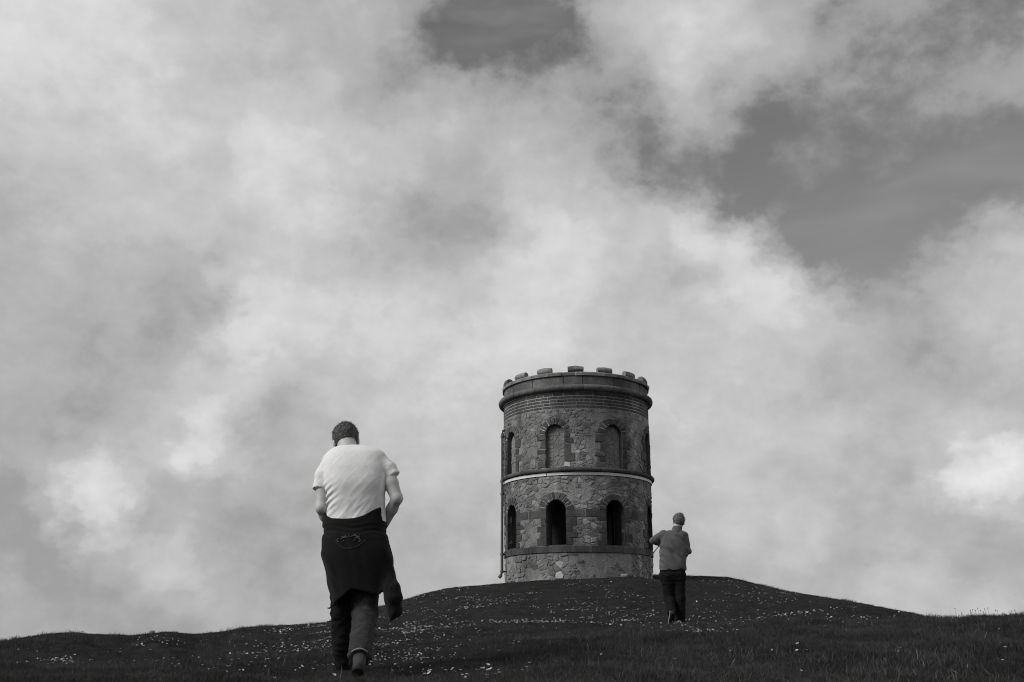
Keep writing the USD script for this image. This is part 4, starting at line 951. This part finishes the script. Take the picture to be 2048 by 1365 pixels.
def instancer(path, protos, pos, which, scale, yaw, label, tilt=None):
    pi = UsdGeom.PointInstancer.Define(stage, path); tag(pi, label, kind='stuff')
    paths = []
    for k, (m, mat, sm) in enumerate(protos):
        p = f'{path}/kinds/kind_{k:03d}' if k else f'{path}/kinds/kind'
        usdkit.mesh(stage, p, trimesh.Trimesh(*m, process=False), mat, sm); paths.append(p)
    pi.CreatePrototypesRel().SetTargets([Sdf.Path(p) for p in paths])
    pi.CreatePositionsAttr(Vt.Vec3fArray.FromNumpy(pos.astype(np.float32)))
    pi.CreateProtoIndicesAttr(Vt.IntArray.FromNumpy(which.astype(np.int32)))
    pi.CreateScalesAttr(Vt.Vec3fArray.FromNumpy(np.repeat(scale[:, None], 3, 1).astype(np.float32)))
    cz, sz = np.cos(yaw / 2), np.sin(yaw / 2); t = np.zeros_like(yaw) if tilt is None else tilt; ct, st = np.cos(t / 2), np.sin(t / 2)
    q = np.stack([cz * st, sz * st, sz * ct, cz * ct], 1).astype(np.float16)           # yaw after a tilt about x: i, j, k, real
    pi.CreateOrientationsAttr(Vt.QuathArray.FromNumpy(q))
    return pi

N = 95000
lr = r_.uniform(math.log(3.3), math.log(37), N); an = np.radians(r_.uniform(-33, 33, N)); rr = np.exp(lr)
x, y = rr * np.sin(an), rr * np.cos(an)
clear = np.hypot(x - tower_at[0], y - tower_at[1]) > R0 - 0.02
x, y, rr = x[clear], y[clear], rr[clear]
z = ground(x, y)
patch = meshkit.fbm(np.stack([x * .9, y * .9, 0 * x], -1), 3, 77)
near_right = np.exp(-((x - 3.5) / 2.5) ** 2 - ((y - 8) / 4) ** 2)
tall = (patch + 0.22 * near_right + r_.normal(0, .07, len(x))) > 0.60
which = np.where(tall, r_.integers(4, 7, len(x)), r_.integers(0, 4, len(x)))
which = np.where(r_.random(len(x)) < 0.02, 7, which)
scale = np.clip((rr / 9) ** 0.30, .8, 1.5) * r_.uniform(.7, 1.25, len(x)) * np.where(rr > 20, .72, 1.0)
trod = np.ones(len(x))                                       # grass pressed down round the feet
for sx_, sy_ in ((foot[0], foot[1]), (W(716, 1340, 6.9)[0], 6.85), (fp[0], FY), (W(1342, 1250, 17.4)[0], 17.4)):
    trod = np.minimum(trod, np.clip(np.hypot((x - sx_) * 1.4, (y - sy_ + .45) * .5) / .5, .22, 1))
scale = scale * trod
protos = [(blades(26, .085, .018, .044, .0042, .9, 100 + k), grass_m[0], False) for k in range(4)] + [(blades(24, .08, .035, .095, .0042, 1.0, 110 + k), grass_m[1], False) for k in range(3)] + [(blades(7, .07, .05, .12, .0035, 1.1, 120), grass_m[2], False)]
instancer('/World/grass', protos, np.stack([x, y, z], 1), which, scale, r_.uniform(0, 2 * math.pi, len(x)), 'short dark grass covering the hillside')

# ------------------------------------------------------------------ daisies
petal_m = look('daisy_petal', 0.62, 0.80, scale=60.0, rough=0.7, transl=0.3)
eye_m = look('daisy_eye', 0.28, 0.40, scale=200.0, rough=0.9)
stem_m = look('flower_stem', 0.04, 0.06, scale=50.0, rough=0.8)
def daisy_parts(cup, n, seed, R=0.0125):
    g = np.random.default_rng(seed); vs, fs = [], []
    for k in range(n):
        a = 2 * math.pi * (k + g.uniform(-.2, .2)) / n; L_ = R * g.uniform(.88, 1.08); w = R * .20
        e = np.array([math.cos(a), math.sin(a), 0]); s = np.array([-e[1], e[0], 0]); up = np.array([0, 0, 1.0]); c = cup * g.uniform(.7, 1.3)
        p = lambda t, k_: e * t * L_ * math.cos(c * t) + up * t * L_ * math.sin(c * t) + s * w * k_
        o = len(vs); vs += [p(.22, -.55), p(.22, .55), p(.7, 1.0), p(.7, -1.0), p(1.0, 0) + up * -.0004]; fs += [(o, o + 1, o + 2), (o, o + 2, o + 3), (o + 3, o + 2, o + 4)]
    v = np.array(vs); n_ = len(v); v = np.vstack([v, v - [0, 0, .0006]]); f = np.array(fs)
    petals = (v, np.vstack([f, f[:, ::-1] + n_]))
    eye = trimesh.creation.icosphere(1, R * .34); eye.apply_scale([1, 1, .55]); eye.apply_translation([0, 0, R * .06])
    return petals, (eye.vertices, eye.faces)
def stem(hh, r=.0009):
    t = tube([[.004, .003, -hh - .012], [.002, .001, -hh * .5], [0, 0, 0]], r, 4); return np.array(t.vertices), np.array(t.faces)

def density(px, py):
    """How thick the daisies stand over the hillside, judged on the photograph."""
    g = lambda cx, cy, sx, sy, rot=0: np.exp(-((((px - cx) * math.cos(rot) + (py - cy) * math.sin(rot)) / sx) ** 2) - (((-(px - cx) * math.sin(rot) + (py - cy) * math.cos(rot)) / sy) ** 2))
    d = 0.06 + 0.9 * g(1130, 1205, 300, 34) + .75 * g(1560, 1205, 170, 28, .15) + 1.0 * g(900, 1215, 80, 30) + 1.8 * g(1000, 1251, 130, 5, -.05) + 1.0 * g(1300, 1240, 130, 9) + .9 * g(1600, 1236, 190, 7)
    d = d + 1.3 * g(720, 1275, 130, 26) + 1.2 * g(600, 1262, 80, 5, -.1) + 1.4 * g(230, 1305, 130, 5, -.26) + .7 * g(90, 1330, 140, 8, -.2) + .5 * g(330, 1290, 260, 22) + 1.3 * g(760, 1318, 90, 14) + 1.5 * g(880, 1352, 80, 9) + .9 * g(1040, 1328, 35, 14) + .7 * g(1400, 1272, 60, 9) + .5 * g(540, 1345, 120, 18)
    return d * np.where((px > 1480) & (py > 1255), .22, 1.0) * np.where((px > 1050) & (px < 1330) & (py > 1275), .4, 1.0)
M_ = 260000
lr = r_.uniform(math.log(3.9), math.log(34), M_); an = np.radians(r_.uniform(-31, 31, M_)); rr = np.exp(lr)
x, y = rr * np.sin(an), rr * np.cos(an); z = ground(x, y)
px, py = pixel(np.stack([x, y, z], 1))
clump = np.clip((meshkit.fbm(np.stack([x * 1.3, y * 1.3, 0 * x], -1), 3, 5) - .40) * 5, 0.05, 1.6) * np.clip((meshkit.noise(np.stack([x * 4.0, y * 4.0, 0 * x], -1), 8) - .25) * 2.2, .08, 1.5)
# an even screen density would need r^2 more flowers far off; the meadow has about 1.5 of that power
want = density(px, py) * clump * np.clip(rr / 15, .32, 1.15) ** 1.3 * 0.17
ok = (r_.random(M_) < want) & (np.hypot(x - tower_at[0], y - tower_at[1]) > R0 + .12) & (py < 1390) & (px > -60) & (px < 2110)
for q in (man, walker):
    b = BASE[q]; ok &= np.hypot(x - b[0], y - b[1]) > .16
x, y, z, rr = x[ok], y[ok], z[ok], rr[ok]
hgt = r_.uniform(.020, .055, len(x)) * np.where(rr < 9, 1.15, 1.0); size = r_.uniform(.55, .92, len(x)) * np.clip(rr / 11, 1.0, 1.75)
tilt = np.abs(r_.normal(0, .38, len(x))); yaw = r_.uniform(0, 2 * math.pi, len(x)); kind_ = r_.choice(3, len(x), p=[.55, .3, .15])
order = np.argsort(rr)[:300]; rest_ = np.argsort(rr)[300:]
kinds = [daisy_parts(.12, 15, 1), daisy_parts(.55, 14, 2), daisy_parts(1.15, 13, 3)]
first = {}
DL, DG = 'small white daisy in flower in the short grass of the near slope', 'daisies in the grass of the near slope'
for i in order:
    path = numbered('/World/daisy'); o = UsdGeom.Xform.Define(stage, path)
    k = int(kind_[i])
    if k in first:
        o.GetPrim().GetReferences().AddInternalReference(first[k]); o.GetPrim().SetInstanceable(True)
        xf = UsdGeom.Xformable(o.GetPrim()); ops = None
        for nm, val, T in (('xformOp:translate', Gf.Vec3d(float(x[i]), float(y[i]), float(z[i] + hgt[i])), Sdf.ValueTypeNames.Double3), ('xformOp:rotateXYZ', Gf.Vec3f(float(math.degrees(tilt[i])), 0, float(math.degrees(yaw[i]))), Sdf.ValueTypeNames.Float3), ('xformOp:scale', Gf.Vec3f(float(size[i])), Sdf.ValueTypeNames.Float3)):
            o.GetPrim().CreateAttribute(nm, T).Set(val)
    else:
        first[k] = path
        o.AddTranslateOp().Set(Gf.Vec3d(float(x[i]), float(y[i]), float(z[i] + hgt[i]))); o.AddRotateXYZOp().Set(Gf.Vec3f(float(math.degrees(tilt[i])), 0, float(math.degrees(yaw[i])))); o.AddScaleOp().Set(Gf.Vec3f(float(size[i])))
        usdkit.mesh(stage, path + '/petals', trimesh.Trimesh(*kinds[k][0], process=False), petal_m); usdkit.mesh(stage, path + '/flower_eye', trimesh.Trimesh(*kinds[k][1], process=False), eye_m, True); usdkit.mesh(stage, path + '/stem', trimesh.Trimesh(*stem(.05), process=False), stem_m)
    qx, qy = pixel(np.array([x[i], y[i], z[i]]))
    where = 'left of the nearer man' if qx < 630 else 'round the boots of the nearer man' if qx < 800 else 'between the nearer man and the tower' if qx < 1000 else 'below the tower door openings' if qx < 1330 else 'on the right-hand slope'
    shape = ('flat open white daisy', 'half open white daisy', 'small closed cup-shaped white daisy')[k]
    tag(o, f"{shape} {'in front grass' if rr[i] < 9 else 'farther up'} {where.replace('door openings', 'windows')}", 'daisy', f'{shape.split(" white")[0]} daisies {where.replace("door openings", "windows")}')
protos = [(kinds[k][0], petal_m, False) for k in range(3)]
instancer('/World/daisies', protos, np.stack([x, y, z + hgt], 1)[rest_], kind_[rest_], size[rest_] * 1.1, yaw[rest_], 'white daisies scattered over the mound and the far slopes', tilt[rest_])
import sys; print('daisies', len(x), file=sys.stderr)

# ------------------------------------------------------------------ pale grass stalks, seed heads on the near rise, loose stones
dry_m = look('dry_stalk', 0.16, 0.26, scale=40.0, rough=0.8)
head_m = look('seed_head', 0.012, 0.03, scale=60.0, rough=0.9)
def at_pixel(px, py):
    Ys = np.exp(np.linspace(math.log(4.2), math.log(33), 900)); p = W(np.full(900, px), np.full(900, py), Ys)
    below = np.nonzero(p[:, 2] <= ground(p[:, 0], p[:, 1]))[0]
    k = below[0] if len(below) else 0
    q = p[k].copy(); q[2] = ground(q[0], q[1]); return q
STALKS = [(144, 1354, 0, -14), (164, 1350, 4, -12), (456, 1294, 4, -12), (565, 1334, 6, -20), (990, 1280, 1, -12), (1176, 1304, -1, -17), (852, 1352, 6, -16), (1074, 1349, 3, -19), (878, 1364, 2, -12), (1617, 1253, -1, -8), (1691, 1270, 2, -13), (1693, 1270, -2, -12), (1925, 1258, 0, -10), (1968, 1260, 0, -12), (1966, 1286, 8, -22), (1835, 1322, -3, -24), (1848, 1340, -2, -18), (1775, 1330, -8, -14), (1917, 1350, -12, -8), (1932, 1340, 4, -12), (1556, 1363, -2, -20), (1460, 1333, 10, -14), (1310, 1352, 8, -14), (1880, 1263, -3, -9), (2036, 1254, 6, -16), (1858, 1264, -4, -9), (680, 1362, 3, -30)]
for k, (px_, py_, dx, dy) in enumerate(STALKS):
    b = at_pixel(px_, py_); e = W(px_ + dx, py_ + dy, b[1]); b2 = b - [0, 0, .01]
    lean = 'upright' if abs(dx) < 3 else 'right-leaning' if dx > 0 else 'left-leaning'; tall_ = 'long' if dy < -14 else 'short'
    spot = ('near the far left corner' if px_ < 250 else 'left of the nearer man' if px_ < 660 else 'just right of the nearer man' if px_ < 1000 else 'in the grass below the tower' if px_ < 1330 else 'below the mound at right' if px_ < 1720 else 'on the right rise') + (', in front' if py_ > 1318 else ', farther back')
    o = thing('dry_grass_stalk', b, f'{tall_} {lean} pale grass stalk {spot}', 'grass stalk', f'pale dry grass stalks {spot}')
    part(o, 'stalk', tube([b2, b * .5 + e * .5 + [.003, 0, .004], e], [.0016, .0014, .0010], 5), dry_m)
HEADS = [(1910, 1217.5), (1940.5, 1221), (1945.3, 1220.2), (1950.5, 1221.4), (1955.5, 1217), (1960.8, 1221.6), (1969.4, 1218.4), (1975.3, 1216.8), (1941.8, 1225), (1966.4, 1224.6), (1923.3, 1226.6), (1991, 1221.2), (1994.5, 1222.4), (2022.6, 1222.6), (2029.6, 1221)]
for px_, py_ in HEADS:
    Yh = 12.8; e = W(px_, py_, Yh); b = np.array([e[0] + r_.normal(0, .012), Yh, ground(e[0], Yh) - .01])
    if e[2] - b[2] < .02: continue
    n_ = HEADS.index((px_, py_)); by_x = sorted(HEADS).index((px_, py_)) + 1
    o = thing('plantain', b, f"{'tall' if py_ < 1220 else 'low'} dark seed head, number {by_x} from the left on the right rise", 'plantain', 'plantain seed heads on the near rise')
    part(o, 'stalk', tube([b, (b + e) / 2 + [.004, 0, 0], e], [.0016, .0013, .0011], 5), stem_m)
    hd_ = trimesh.creation.icosphere(1, .0055); hd_.apply_scale([1, 1, 1.45]); hd_.apply_translation(e); part(o, 'seed_head', hd_, head_m, True)
grey_stone = look('loose_stone', 0.15, 0.27, scale=9.0, rough=0.95, bump=0.01, bump_scale=40.0)
def rock(px_, py_, w, hh, seed, label, name='stone', near_tower=None):
    b = at_pixel(px_, py_) if near_tower is None else tp(math.radians(near_tower), 0.0, R0 + .10)
    b[2] = ground(b[0], b[1]); m = trimesh.creation.icosphere(3, 1.0); v = m.vertices
    v = v * (1 + (meshkit.fbm(v * 1.6 + seed, 3, seed)[:, None] - .5) * .7); v = np.sign(v) * np.abs(v) ** .8 * [w / 2, w * .35, hh / 2] + [0, 0, hh * .25]
    o = thing(name, b, label, 'stone'); part(o, 'stone_body', (v + b, m.faces), grey_stone, 50)
rock(303, 1268, .11, .07, 3, 'small pale stone lying among daisies near the left skyline')
rock(1092, 1158.5, .62, .07, 5, 'long flat pale stone at the foot of the tower', near_tower=-27)
rock(1235, 1149, .22, .14, 8, 'pale rounded lump added for a whitish patch on the tower wall', near_tower=33)  # added lump in place of a whitish patch on the wall
